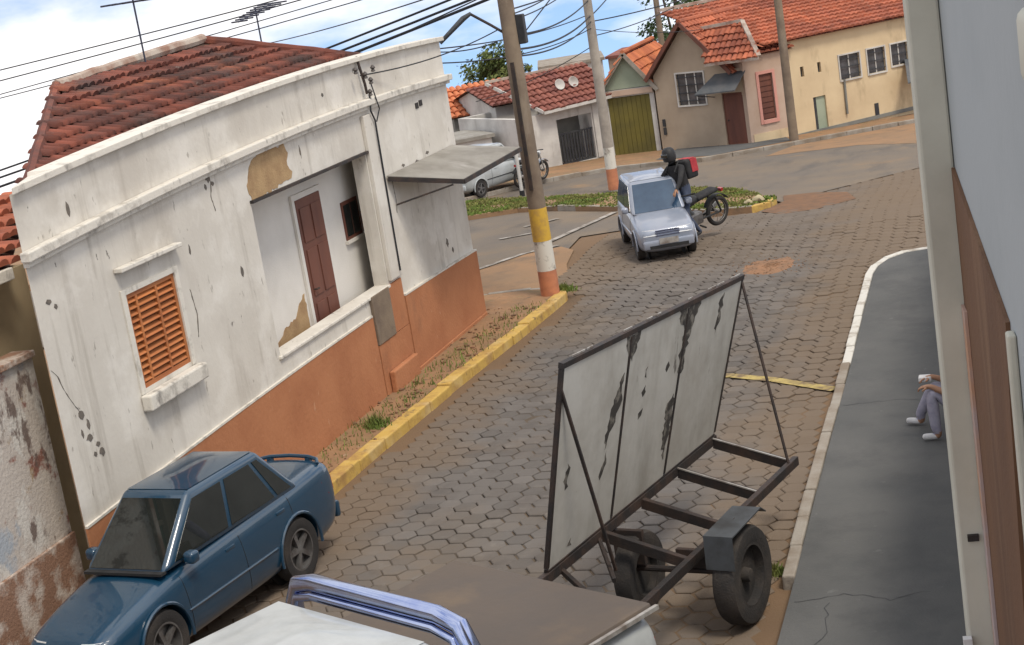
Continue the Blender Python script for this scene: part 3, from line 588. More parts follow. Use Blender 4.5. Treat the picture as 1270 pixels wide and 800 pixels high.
# ---------------------------------------------------------------- poles and wires
def pole(name, label, x, y, h, r0_, r1_, m, bands, lean=(0, 0), group=None):
    z0 = gz(x, y); p = thing(name, label, 'utility pole', (x, y, z0), rot=(lean[0], lean[1], 0), group=group)
    MB().tube([(0, 0, -.05), (0, 0, h*.5), (0, 0, h)], [r0_, (r0_+r1_)/2, r1_], 14).build('shaft', m, p, smooth=True)
    for a, b, bm, nm in bands:
        ra = r0_+(r1_-r0_)*a/h+.004; rb_ = r0_+(r1_-r0_)*b/h+.004
        MB().tube([(0, 0, a), (0, 0, b)], [ra, rb_], 14).build(nm, bm, p, smooth=True)
    return p
mp_ = pole('utility_pole', 'brown concrete utility pole with yellow, white and orange painted foot bands', -7.86, 26.55, 8.2, .165, .115, 'pole',
    [(.10, .55, 'bandorange', 'orange_band'), (.552, 1.08, 'bandwhite', 'white_band'), (1.082, 1.66, 'bandyellow', 'yellow_band')])
al = Vector((-.951, -.31, 0))
lamp = MB().tube([(0, 0, 4.62), al*.3+Vector((0, 0, 4.86)), al*.62+Vector((0, 0, 5.10))], .024).build('lamp_arm', 'rust', mp_, smooth=True)
MB().tube([al*.60+Vector((0, 0, 5.11)), al*.75+Vector((0, 0, 5.04)), al*1.2+Vector((0, 0, 4.70))], [.03, .05, .035], 10).build('lamp_head', 'steel', lamp, smooth=True)
MB().box(-.16, .16, -.16, .16, -.45, .45, Matrix.Translation((.17, .06, 4.72)) @ Matrix.Scale(.55, 4)).build('junction_box', 'blackplastic', mp_, bevel=.02)
for z in (6.0, 6.6): MB().box(-1.0, 1.0, -.05, .05, z, z+.1).build('crossarm', 'bark', mp_)
MB().box(-.03, .03, -.2, -.155, 2.0, 4.2).build('cable_duct', 'rust', mp_)
p2 = pole('utility_pole', 'slim pale pole with orange foot standing in the grass median', -10.26, 42.18, 8.5, .15, .10, 'polepale', [(.05, .62, 'bandorange', 'orange_band'), (.622, 1.2, 'bandwhite', 'white_band')])
MB().box(-.8, .8, -.05, .05, 6.2, 6.3).build('crossarm', 'bark', p2)
p3 = pole('utility_pole', 'thin concrete pole at the corner of the cream building', -6.42, 51.0, 9, .15, .10, 'pole', [])
MB().box(-.7, .7, -.05, .05, 6.2, 6.3).build('crossarm', 'bark', p3)
p4 = pole('utility_pole', 'distant pole carrying dark insulators above the gable roofs', -13.2, 66, 10.4, .14, .1, 'pole', [])
MB().box(-1, 1, -.06, .06, 7.6, 7.75).build('crossarm', 'bark', p4)
for k in range(5): MB().lathe([(.05, 0), (.12, .04), (.07, .12), (.13, .18), (.07, .28), (.03, .32)], 10, Matrix.Translation((-.9+.45*k, 0, 7.75)), close=False).build('insulator', 'insul', p4, smooth=True)
def cable(a, b, sag, r, label, group):
    a = Vector(a); b = Vector(b); n = 20
    mb = MB().tube([a.lerp(b, i/n)+Vector((0, 0, -4*sag*(i/n)*(1-i/n))) for i in range(n+1)], r, 6)
    tag(mb.build('power_line', 'wire', smooth=True), label, 'cable', group)
gl = 'overhead lines running left from the banded pole'; ll = 'overhead cable running left over the corner house from the banded pole'
for a, b, s, r in [((-18.11, 26, 5.5), (-7.97, 26.6, 6.2), .12, .011), ((-18.16, 26, 5.3), (-7.97, 26.6, 6.15), .12, .011), ((-18.2, 26, 5.05), (-7.97, 26.6, 6.05), .12, .009),
        ((-21.87, 30, 3.35), (-8.02, 26.5, 5.55), .25, .020), ((-21.9, 30, 3.2), (-8.02, 26.5, 5.42), .25, .022), ((-21.94, 30, 3.0), (-8.01, 26.5, 5.32), .25, .026), ((-21.4, 30, 4.9), (-7.9, 26.5, 5.9), .2, .010)]:
    a, b = Vector(a), Vector(b); a = b+(a-b)*2.4   # on to the next pole out of sight
    cable(a, b, s*1.6, r, ('thick ' if r > .015 else 'thin ')+ll, gl+(' (thick)' if r > .015 else ' (thin)'))
gr_ = 'overhead lines strung to the median pole'; lr = 'overhead cable strung between the banded pole and the median pole'
for a, b, s, r in [((-7.93, 26.5, 4.87), (-10.22, 42.1, 5.1), .15, .012), ((-7.92, 26.5, 4.65), (-10.22, 42.1, 4.45), .2, .017), ((-7.90, 26.5, 4.41), (-10.22, 42.1, 4.05), .2, .020), ((-7.92, 26.5, 4.30), (-10.22, 42.1, 3.9), .22, .016), ((-7.7, 26.5, 5.0), (-10.2, 42.1, 5.4), .15, .012)]:
    cable(a, b, s, r, ('thick ' if r > .015 else 'thin ')+lr, gr_+(' (thick)' if r > .015 else ' (thin)'))
gg = 'overhead lines beyond the median pole'; lg = 'overhead cable running on from the median pole over the far houses'
for a, b, s, r in [((-10.2, 42.15, 4.45), (-13.2, 66, 6.1), .25, .017), ((-10.2, 42.15, 4.05), (-13.2, 66, 5.9), .25, .018), ((-10.2, 42.15, 3.9), (-6.45, 50.9, 4.3), .15, .016)]:
    cable(a, b, s, r, lg, gg)
gx = 'fine service wires tangled round the banded pole'
for a, b, sg, r, lb in [        ((-26.2, 53.4, 4.15), (-7.6, 26.6, 5.73), .15, .014, 'dark wire crossing the sky behind the lamp arm'), ((-8.96, 26, 4.62), (-10.34, 42, 4.07), .12, .012, 'dark wire leading from the house end wall to the median pole'),
        ((-8.82, 25.5, 4.41), (-10.24, 42.1, 3.73), .2, .012, 'sagging wire from the house corner to the median pole'), ((-7.94, 26.5, 5.05), (-13.2, 66, 5.6), .3, .014, 'long wire from the banded pole to the distant insulator pole'),
        ((-20.2, 37, 3.15), (-8.03, 26.5, 5.4), .12, .012, 'short slanting wire left of the lamp arm'), ((-16.3, 50, 1.5), (-10.2, 42.1, 3.3), .15, .012, 'service wire dropping from the median pole to the white house'),
        ((-5.2, 39.3, 9.7), (-7.98, 26.5, 4.31), .05, .012, 'steep wire rising away from the junction box'), ((-10.23, 42.1, 3.52), (-10.6, 60, 3.4), .15, .014, 'wire from the median pole over the garage gable'), ((-10.2, 42.1, 3.7), (-9.2, 53, 2.6), .1, .010, 'service wire from the median pole to the beige gable')]:
    cable(a, b, sg, r, lb, None)
cable((-8.07, 26.5, 4.76), (-8.83, 21.9, 4.62), .1, .010, 'thin service cable dropping from the banded pole to the house bracket', None)
cable((-8.1, 26.5, 4.57), (-8.80, 25.42, 4.60), .05, .010, 'short service cable from the banded pole to the house end wall', None)
wp = thing('white_post', 'slim white post on the far kerb beside the parked white car', 'post', (-13.33, 43.75, gz(-13.33, 43.75)))
MB().tube([(0, 0, 0), (0, 0, 1.35)], .05, 10).build('shaft', 'whitewall', wp, smooth=True); MB().tube([(0, 0, 0), (0, 0, .16)], .075, 10).build('base_collar', 'blackplastic', wp)
# antennas on the corner house roof
def antenna(x, y, z, h, label, ang, n, tilt=0):
    a = thing('tv_antenna', label, 'antenna', (x, y, z), ang)
    MB().tube([(0, 0, -.3), (0, 0, h)], .014, 6).build('mast', 'antenna', a); b = MB(); b.tube([(-.45, 0, h-.06-tilt), (.45, 0, h-.06+tilt)], .011, 6); b.build('boom', 'antenna', a)
    for k in range(n):
        xx = -.42+.84*k/(n-1); l = .16+.14*k/(n-1); zz = h-.06+tilt*xx/.45
        MB().tube([(xx, -l, zz), (xx, l, zz)], .013, 6).build('element', 'antenna', a)
    return a
antenna(-10.9, 19.6, 5.25, .95, 'tall thin tv antenna mast above the tiled roof', R(70), 5)
antenna(-10.95, 23.4, 5.35, .42, 'short dark tv antenna on the end of the roof ridge', R(75), 8, .10)

# ---------------------------------------------------------------- far houses
def frame_at(a, b): d = Vector((b[0]-a[0], b[1]-a[1])); return (a[0], a[1], gz(*a)), math.atan2(d.y, d.x), d.length
def window(par, s0, s1, z0, z1, y=-.0, bars=0, cols=2, m='glassfar', surround='whitewall', depth=.1):
    w_ = MB().box(s0, s1, y+depth*.6, y+depth*.6+.02, z0, z1).build('window', m, par)
    f = MB(); t = .05
    f.box(s0-t, s0-.001, y-.03, y+depth*.6, z0-t, z1+t); f.box(s1+.001, s1+t, y-.03, y+depth*.6, z0-t, z1+t); f.box(s0-.001, s1+.001, y-.03, y+depth*.6, z1+.001, z1+t); f.box(s0-.001, s1+.001, y-.05, y+depth*.6, z0-t, z0-.001); f.build('window_frame', surround, w_)
    for k in range(1, cols): x = s0+(s1-s0)*k/cols; MB().box(x-.018, x+.018, y+.03, y+depth*.6-.001, z0, z1).build('mullion', surround, w_)
    for k in range(bars): z = z0+(z1-z0)*(k+.5)/bars; MB().box(s0, s1, y+.0, y+.02, z-.012, z+.012).build('grille_bar', 'darkmetal', w_)
    return w_
def shell(par, S, H, holes, depth, m, zoff=-.3):
    w_ = cells(MB(), S, H, holes, 0, .2).build('front_wall', m, par)
    for x0, x1 in ((0, .2), (S-.2, S)): MB().box(x0, x1, .201, depth, zoff, H).build('side_wall', m, par)
    MB().box(0, S, -.0, .199, zoff, -.001).build('footing', m, par)
    MB().box(.2, S-.2, depth-.2, depth, zoff, H).build('back_wall', m, par); return w_
def gable_front(par, x0, x1, zb, xa, za, depth, m, tm, over=.18, front=-.25, tw=.22, tl=.32, trim='kerb'):
    """gable whose triangle faces the street, roof running back"""
    MB().poly([(x0, .0, zb), (x1, .0, zb), (xa, .0, za)], (0, .2, 0)).build('gable_wall', m, par)
    sl1 = (za-zb)/(xa-x0); sl2 = (za-zb)/(x1-xa)
    A = Vector((x0-over, front, zb-over*sl1+.05)); P = Vector((xa, front, za+.05)); B = Vector((x1+over, front, zb-over*sl2+.05)); dv = Vector((0, depth-front, 0))
    rf_ = MB().add([A, P, B, A+dv, P+dv, B+dv], [(0, 1, 4, 3), (1, 2, 5, 4)]).build('roof', 'tilebase', par)
    tiles(rf_, (A+dv, A, P, P+dv), tw, tl, tm); tiles(rf_, (B, B+dv, P+dv, P), tw, tl, tm)
    mb = MB(); mb.bar(A+Vector((0, -.02, .02)), P+Vector((0, -.02, .02)), .05, .13); mb.build('bargeboard', trim, rf_); mb = MB(); mb.bar(P+Vector((0, -.02, .02)), B+Vector((0, -.02, .02)), .05, .13); mb.build('bargeboard', trim, rf_)
    MB().tube([P+Vector((0, 0, .06)), P+dv+Vector((0, 0, .06))], .09, 8).build('ridge_capping', tm, rf_, smooth=True)
    return rf_
# white house with brown roof and dark gate
loc, rz, S_ = frame_at((-15.4, 51.07), (-13.1, 53.5)); hw = thing('white_house', 'white house with brown tiled roof and dark gate behind the banded pole', 'house', loc, rz)
shell(hw, S_, 1.85, [(1.55, 2.95, 0, 1.55)], 4, 'whitewall')
gate = MB().box(1.55, 2.95, .08, .1, .0, .06).build('gate', 'darkmetal', hw)
for k in range(12): x = 1.6+1.3*k/11; MB().box(x-.03, x+.03, .075, .105, .061, 1.0).build('gate_bar', 'darkmetal', gate)
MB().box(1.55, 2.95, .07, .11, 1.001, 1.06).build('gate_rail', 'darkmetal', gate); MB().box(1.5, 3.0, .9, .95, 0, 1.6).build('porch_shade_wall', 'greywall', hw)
rf = MB().add([(.95, -.3, 1.90), (S_+.75, -.3, 1.98), (S_+.55, 1.6, 3.05), (-.0, 1.6, 3.02)], [(0, 1, 2, 3)]).build('roof', 'tilebrown', hw)
tiles(rf, ((.95, -.3, 1.92), (S_+.75, -.3, 2.0), (S_+.55, 1.6, 3.07), (0, 1.6, 3.04)), .22, .32, 'tilebrown')
MB().bar((.93, -.33, 1.92), (-.02, 1.6, 3.06), .06, .10).build('bargeboard', 'whitewall', rf); MB().bar((.93, -.33, 1.90), (S_+.75, -.33, 1.98), .05, .10).build('fascia', 'whitewall', rf); MB().bar((-.02, 1.6, 3.10), (S_+.55, 1.6, 3.13), .12, .08).build('ridge_capping', 'ridge', rf)
for x in (2.2, 2.75):
    MB().lathe([(.0, .0), (.13, .03), (.19, .08), (.18, .085), (.12, .04), (0, .012)], 16, Matrix.Translation((x, .55, 2.62)) @ Matrix.Rotation(R(70), 4, 'X'), close=False).build('satellite_dish', 'whitewall', rf, smooth=True)
for x in (.12, S_-.35): MB().box(x, x+.28, -.06, -.001, 0, 1.88).build('gate_pillar', 'whitewall', hw, bevel=.01)
# pale green gabled garage
loc, rz, S_ = frame_at((-13.02, 53.55), (-11.2, 53.55)); hg = thing('garage_house', 'pale green gabled garage with wide olive metal door', 'house', loc, rz)
shell(hg, S_, 2.3, [(.2, 1.66, 0, 2.05)], 5, 'whitewall')
od = MB().box(.2, 1.66, .06, .08, 0, 2.05).build('garage_door', 'olive', hg)
for k in range(9): x = .2+1.46*k/9; MB().box(x+.006, x+1.46/9-.006, .04, .0595, .02, 2.03).build('door_slat', 'olive', od)
MB().box(.05, 1.8, -.08, -.001, 2.1, 2.28).build('beam', 'pinkwall', hg)
gable_front(hg, .1, 1.82, 2.32, .98, 3.42, 5, 'greenwall', 'tileorange', front=-.2)
# beige gabled house
loc, rz, S_ = frame_at((-11.12, 53.4), (-7.95, 52.1)); hb = thing('gabled_house', 'beige gabled house with barred window, grey door awning and brown door', 'house', loc, rz)
shell(hb, S_, 2.62, [(.9, 1.95, 1.56, 2.6), (2.55, 3.38, 0.0, 1.85)], 6, 'beige')
window(hb, .9, 1.95, 1.56, 2.6, bars=4, cols=3)
bd = MB().box(2.55, 3.38, .06, .09, 0, 1.85).build('door', 'brownwood', hb); MB().box(2.62, 3.31, .045, .059, .1, 1.75).build('door_panel', 'brownwood', bd); MB().lathe([(0, 0), (.03, .01), (.03, .03), (0, .04)], 8, Matrix.Translation((2.68, .02, .95)) @ Matrix.Rotation(R(-90), 4, 'X'), close=False).build('door_knob', 'rust', bd)
gable_front(hb, .02, S_-.45, 2.62, 1.42, 4.2, 6, 'beige', 'tilefar', front=-.25, trim='brownwood')
aw = MB().poly([(2.0, -.75, 1.93), (3.52, -.75, 1.98), (3.55, -.01, 2.50), (2.4, -.01, 2.45)], (0, 0, .04)).build('door_awning', 'greyawn', hb)
MB().bar((2.02, -.74, 1.93), (2.3, -.02, 1.75), .03, .03).build('awning_stay', 'darkmetal', aw)
pr = MB().add([(S_-1.0, -.55, 2.88), (S_+1.0, -.55, 2.94), (S_-.1, .55, 4.0), (S_-1.65, .55, 3.9)], [(0, 1, 2, 3)]).build('porch_roof', 'tilefar', hb)
tiles(pr, ((S_-1.0, -.55, 2.90), (S_+1.0, -.55, 2.96), (S_-.1, .55, 4.02), (S_-1.65, .55, 3.92)), .2, .28, 'tilefar'); MB().bar((S_-1.0, -.57, 2.88), (S_+1.0, -.57, 2.94), .05, .12).build('fascia', 'ridge', pr); MB().bar((S_-1.66, .55, 3.97), (S_-.1, .55, 4.07), .14, .1).build('ridge_capping', 'ridge', pr); MB().bar((S_+1.0, -.55, 2.98), (S_-.1, .55, 4.05), .14, .1).build('hip_capping', 'ridge', pr)
for z in (.72, 1.0): MB().box(.16, .26, -.05, -.001, z-.1, z+.14).build('meter_box', 'darkmetal', hb)
# pale pink front with brown shutter
loc, rz, S_ = frame_at((-7.9, 52.0), (-6.68, 52.95)); hp = thing('pink_trim_house', 'pale narrow house front with brown shutter in pink surround', 'house', loc, rz)
shell(hp, S_, 2.85, [(.52, 1.02, .74, 2.22)], 5, 'pinkwall')
sw = MB().box(.52, 1.02, .05, .08, .74, 2.22).build('shutter', 'brownwood', hp)
for k in range(8): z = .78+1.4*k/8; MB().box(.55, .99, .03, .049, z, z+.14).build('slat', 'brownwood', sw)
f = MB(); f.box(.42, .519, -.03, -.001, .62, 2.32); f.box(1.021, 1.12, -.03, -.001, .62, 2.32); f.box(.519, 1.021, -.03, -.001, 2.221, 2.32); f.box(.519, 1.021, -.05, -.001, .62, .739); f.build('shutter_surround', 'pinktrim', sw)
MB().box(.1, 1.4, -.02, -.001, 0, .35).build('plinth', 'cream', hp)
rf = MB().add([(-.1, -.1, 2.86), (S_+.3, -.1, 2.86), (S_+.3, 3, 3.6), (-.1, 3, 3.6)], [(0, 1, 2, 3)]).build('roof', 'tilefar', hp); tiles(rf, ((-.1, -.12, 2.88), (S_+.3, -.12, 2.88), (S_+.3, 3, 3.62), (-.1, 3, 3.62)), .22, .32, 'tilefar')
# long cream building
loc, rz, S_ = frame_at((-6.67, 53.03), (-2.2, 57.5)); hy = thing('cream_building', 'long cream building with three white framed windows and small pale door', 'building', loc, rz)
WY = [(2.2, 3.06, 1.53, 2.33), (3.40, 4.16, 1.53, 2.34), (4.44, 5.17, 1.62, 2.34)]
VT = [(.57, .71, 1.92, 2.25), (1.29, 1.43, 1.95, 2.28)]
shell(hy, S_, 3.15, WY+VT+[(.96, 1.48, 0, 1.18)], 6, 'cream')
for a, b, c, d in WY: window(hy, a, b, c, d, cols=2, bars=3)
for a, b, c, d in VT: MB().box(a, b, .1, .12, c, d).build('vent_opening', 'darkmetal', hy)
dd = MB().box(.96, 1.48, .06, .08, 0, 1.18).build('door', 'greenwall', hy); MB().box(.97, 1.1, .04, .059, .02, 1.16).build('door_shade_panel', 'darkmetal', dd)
MB().tube([(2.28, -.05, .4), (2.3, -.05, 1.55)], .04, 8).build('drain_pipe', 'greywall', hy); MB().box(3.5, 3.66, -.03, -.001, 0, .52).build('meter_slot', 'darkmetal', hy)
aw = MB().poly([(4.25, -.9, 1.05), (5.5, -.9, 1.0), (5.5, -.01, 1.65), (5.0, -.01, 1.72)], (0, 0, .04)).build('awning', 'greyawn', hy)
MB().box(0, S_, -.04, -.001, 0, .12).build('plinth', 'greywall', hy)
rf = MB().add([(-1.0, -.2, 3.16), (S_+.2, -.2, 3.2), (S_+.2, 4.5, 4.6), (-1.6, 4.5, 4.5)], [(0, 1, 2, 3)]).build('roof', 'tilefar', hy)
tiles(rf, ((-1.0, -.22, 3.18), (S_+.2, -.22, 3.22), (S_+.2, 4.5, 4.62), (-1.6, 4.5, 4.52)), .22, .32, 'tilefar'); MB().bar((-1.6, 4.5, 4.62), (S_+.2, 4.5, 4.72), .16, .1).build('ridge_capping', 'ridge', rf)
# house behind, left of the pole: grey end wall, orange roof
def back_house(label, x, y, rz, S, H, dep, m, tm, rise, cat='house', flat=False, name='background_house', wins=()):
    h = thing(name, label, cat, (x, y, gz(x, y)-.2), rz)
    shell(h, S, H, list(wins), dep, m)
    for a in wins: window(h, *a)
    if flat: MB().box(-.1, S+.1, -.1, dep+.1, H+.002, H+.12).build('roof_slab', tm, h)
    else:
        q = ((-.2, -.25, H-.05), (S+.2, -.25, H-.05), (S+.2, dep/2, H+rise), (-.2, dep/2, H+rise))
        r_ = MB().add([*q, (-.2, dep+.25, H-.05), (S+.2, dep+.25, H-.05)], [(0, 1, 2, 3), (3, 2, 5, 4)]).build('roof', 'tilebase', h); tiles(r_, [Vector(p)+Vector((0, 0, .03)) for p in q], .24, .34, tm)
        MB().poly([(0, 0, H), (0, dep, H), (0, dep/2, H+rise-.03)], (.2, 0, 0)).build('gable_wall', m, h); MB().poly([(S-.2, 0, H), (S-.2, dep, H), (S-.2, dep/2, H+rise-.03)], (.2, 0, 0)).build('gable_wall', m, h)
    return h
back_house('small house with orange roof and grey end wall behind the banded pole', -19.2, 56.0, R(38), 2.6, 2.2, 3.0, 'greywall', 'tileorange', .9, wins=[(.7, 1.6, .9, 1.6)])
back_house('white rendered house wall with window beside the orange roofed house', -17.0, 54.2, R(40), 1.5, 2.5, 4.0, 'whitewall', 'tilebrown', .5, wins=[(.3, .9, .8, 1.5)])
back_house('flat roofed white building rising behind the brown roof', -18.2, 65.0, R(15), 2.6, 3.9, 4, 'whitewall', 'kerb', 0, cat='building', flat=True, name='background_building', wins=[(.4, .9, 2.9, 3.5), (1.5, 2.0, 2.9, 3.5)])
back_house('plain tan building with brown roof edge behind the garage gable', -16.0, 68, R(2), 2.7, 4.15, 4, 'pinkwall', 'tilebrown', 0, cat='building', flat=True, name='background_building')
back_house('long red tiled roof house rising behind the beige gable', -10.1, 60.5, R(8), 6.5, 3.7, 7.0, 'beige', 'tilefar', 1.5)
MBt = back_house('white shed with sloping pale roof edge behind the canopy', -18.0, 50.4, R(35), 1.9, 1.5, 2.5, 'whitewall', 'canopy', 0, flat=True, name='shed', cat='shed')

# ---------------------------------------------------------------- vegetation
def blades(mb, x, y, z, n, h, spread, wd=.012):
    for _ in range(n):
        a = random.uniform(0, 6.283); r = spread*math.sqrt(random.random()); bx = x+r*math.cos(a); by = y+r*math.sin(a)
        hh = h*random.uniform(.5, 1.2); l = random.uniform(.1, .55)*hh; b = random.uniform(0, 6.283); c = random.uniform(0, 6.283)
        wx = wd*math.cos(c); wy = wd*math.sin(c); bz = z
        p1 = (bx+l*.35*math.cos(b), by+l*.35*math.sin(b), bz+hh*.6); p2 = (bx+l*math.cos(b), by+l*math.sin(b), bz+hh)
        mb.add([(bx-wx, by-wy, bz), (bx+wx, by+wy, bz), (p1[0]+wx*.7, p1[1]+wy*.7, p1[2]), (p1[0]-wx*.7, p1[1]-wy*.7, p1[2]), p2], [(0, 1, 2, 3), (3, 2, 4)])
MED = [(-24, 33.6), (-12.2, 39.4), (-11.0, 38.9), (-9.1, 37.25), (-7.6, 35.7), (-6.3, 34.45), (-5.4, 34.35), (-5.05, 34.9), (-5.0, 35.5), (-6.18, 38.0), (-7.5, 39.8), (-10.0, 40.75), (-12.5, 42.0), (-14.9, 43.1), (-24, 36.2)]
mdn = slab('median', MED, 'dirt', .10)
kerb('median_kerb', MED[1:9], .12, .13, lambda p: 'kerbyellow' if p.x > -5.6 else 'kerb', side=-1 if False else 1, seg=.9, jit=.02)
mb = MB(); cnt = 0
while cnt < 12000:
    x = random.uniform(-16, -4.9); y = random.uniform(34.3, 43)
    if not inside((x, y), MED): continue
    dens = noise.noise(Vector((x*.9, y*.9, 2)))
    if dens < -.15 and random.random() < .8: continue
    blades(mb, x, y, gz(x, y)+.10, 1, .045 if dens < .2 else .075, .07, .030); cnt += 1
stuff(mb.build('median_grass', 'grass'))['label'] = 'rough green grass covering the median island'
def weed(x, y, z, label, n, h, s, m='grass'):
    mb = MB()
    for _ in range(n): # thick in the middle, straggling out
        r_ = abs(min(s, abs(random.gauss(0, s*.42)))); a_ = random.uniform(0, 6.283); blades(mb, x+r_*math.cos(a_)*1.2, y+r_*math.sin(a_), z, 1, h*random.uniform(.35, 1.1)*max(.3, 1-r_/(2*s)), .02, .010)
    o_ = stuff(mb.build('weed_clump', m)); o_['label'] = label; return o_
weed(-7.66, 26.75, .10, 'green weed clump at the foot of the banded pole', 420, .17, .26)
weed(-8.45, 19.35, .11, 'dry green weed tuft on the earth pavement by the orange dado', 420, .17, .24)
weed(-2.42, 14.1, .0, 'low weeds growing along the kerb beside the trailer wheel', 260, .12, .14)
weed(-8.62, 17.6, .11, 'sparse weeds on the earth pavement behind the blue sedan', 160, .10, .16)
mb = MB()
for _ in range(900):
    t = random.random(); i = random.random()*9; x = -8.2+.8*(i/9)+random.uniform(-.55, -.02)*1.1; y = 16.2+i*1.08
    blades(mb, x-.30, y, .11, 1, random.choice((.04, .06, .10)), .08, .008)
stuff(mb.build('pavement_grass', 'grass'))['label'] = 'scattered dry grass on the earth pavement'
def leaves(mb, c, rad, n, sz):
    for _ in range(n):
        d = Vector((random.gauss(0, 1), random.gauss(0, 1), random.gauss(0, 1))).normalized()*(random.random()**.45)
        p = c+Vector((d.x*rad.x, d.y*rad.y, d.z*rad.z)); nn = Vector((random.gauss(0, 1), random.gauss(0, 1), random.gauss(0, 1)+.7)).normalized()
        a = nn.orthogonal().normalized()*sz*random.uniform(.6, 1.3); b = nn.cross(a)*random.uniform(.4, .7)
        mb.add([p-a, p-b*.9, p+a, p+b*.9], [(0, 1, 2, 3)])
def tree(x, y, h, cr, label, m, seed, n=2600, cz=None):
    random.seed(seed); t = thing('tree', label, 'tree', (x, y, gz(x, y)))
    tr = MB(); tr.tube([(0, 0, -.2), (.05, .03, h*.35), (-.06, .05, h*.62), (.05, 0, h*.9)], [.22, .17, .12, .05], 9)
    cl = []
    for k in range(11):
        a = k*2.4; rr = cr*random.uniform(.35, .85); zz = h*random.uniform(.52, .98); p = Vector((rr*math.cos(a), rr*math.sin(a), zz)); cl.append(p)
        tr.tube([(0, 0, h*random.uniform(.3, .6)), p*.55+Vector((0, 0, zz*.42)), p], [.09, .055, .02], 6)
    tr.build('trunk', 'bark', t, smooth=True); mb = MB()
    for p in cl:
        for _ in range(3): leaves(mb, p+Vector((random.gauss(0, .3*cr*.5), random.gauss(0, .3*cr*.5), random.gauss(0, .2*cr*.5))), Vector((cr*.36, cr*.36, cr*.26))*random.uniform(.6, 1.15), n//33, .11)
    mb.build('crown', m, t); return t
tree(-22.2, 72, 5.5, 1.9, 'olive green tree rising behind the banded pole', 'leaf', 3)
tree(-21.0, 69, 4.3, 1.3, 'smaller yellow green tree beside the olive tree', 'leaf', 5)
tree(-14.3, 76, 8.2, 2.3, 'dark green tree rising over the gable roofs', 'leafdark', 8)
tree(-12.7, 79, 7.9, 2.0, 'dark leafy tree behind the long red roof', 'leafdark', 11)
random.seed(21)
# heap of orange earth in the crossing and loose stones
mb = MB()
for _ in range(320):
    a = random.uniform(0, 6.283); r = abs(random.gauss(0, .40)); x = -4.15+r*1.15*math.cos(a); y = 27.65+r*1.5*math.sin(a); s_ = random.uniform(.008, .028)*(1.2-min(1, r))
    s_ = max(.007, s_); z = max(0, .02-.05*r)
    mb.lathe([(0, -.3*s_), (s_, -.1*s_), (s_*.8, .5*s_), (0, .7*s_)], 5, Matrix.Translation((x, y, z)), close=False)
stuff(mb.build('earth_heap', 'rubble'))['label'] = 'loose orange earth spilled on the crossing'
mb = MB(); n_ = 60; rnd = random.Random(4)
def rim_(k): a = 2*math.pi*k/n_; return (1+.28*noise.noise(Vector((math.cos(a)*1.7, math.sin(a)*1.7, 1)))+.22*noise.noise(Vector((math.cos(a)*6, math.sin(a)*6, 4))))
ring = lambda rr, z: [(-4.15+rr*1.0*math.cos(2*math.pi*k/n_)*rim_(k), 27.65+rr*1.35*math.sin(2*math.pi*k/n_)*rim_(k), z+.006*noise.noise(Vector((k*.7, rr*9, 0)))) for k in range(n_)]
mb.add(ring(.60, -.03)+ring(.40, .006)+ring(.2, .022), [(k, (k+1) % n_, n_+(k+1) % n_, n_+k) for k in range(n_)]+[(n_+k, n_+(k+1) % n_, 2*n_+(k+1) % n_, 2*n_+k) for k in range(n_)]+[tuple(2*n_+k for k in range(n_))])
tag(mb.build('earth_mound', 'rubble', smooth=True, angle=180), 'low mound of orange earth on the paved crossing', 'earth mound')
def rock(x, y, z, s, label):
    b = bmesh.new(); bmesh.ops.create_icosphere(b, subdivisions=2, radius=s)
    for v in b.verts: v.co *= 1+.3*noise.noise(v.co*6/s*.2+Vector((x, y, 0))); v.co.z *= .7
    me = bpy.data.meshes.new('rock'); b.to_mesh(me); b.free(); o = link('rock', me, 'stone', smooth=True); o.location = (x, y, z); return tag(o, label, 'rock')
rock(-5.35, 35.2, gz(-5.35, 35.2)+.14, .14, 'pale yellow stone at the tip of the median')
rock(-5.55, 35.0, gz(-5.55, 35.0)+.12, .10, 'smaller pale stone next to the yellow stone on the median')

mb = MB()
for _ in range(260):
    t = random.random(); y = 16.3+t*9.5; xl = -8.85; xr = -8.35+.5*t; x = random.uniform(xl, xr); s_ = random.choice((.008, .012, .02, .03))*random.uniform(.7, 1.3)
    T = Matrix.Translation((x, y, .112+s_*.3)) @ Matrix.Rotation(random.uniform(0, 6), 4, 'Z') @ Matrix.Diagonal((1.4, .9, .7, 1)); mb.lathe([(0, -s_), (s_*.9, -.4*s_), (s_, .3*s_), (0, .9*s_)], 5, T, close=False)
stuff(mb.build('loose_stones', 'rubble'))['label'] = 'loose stones scattered over the earth pavement'
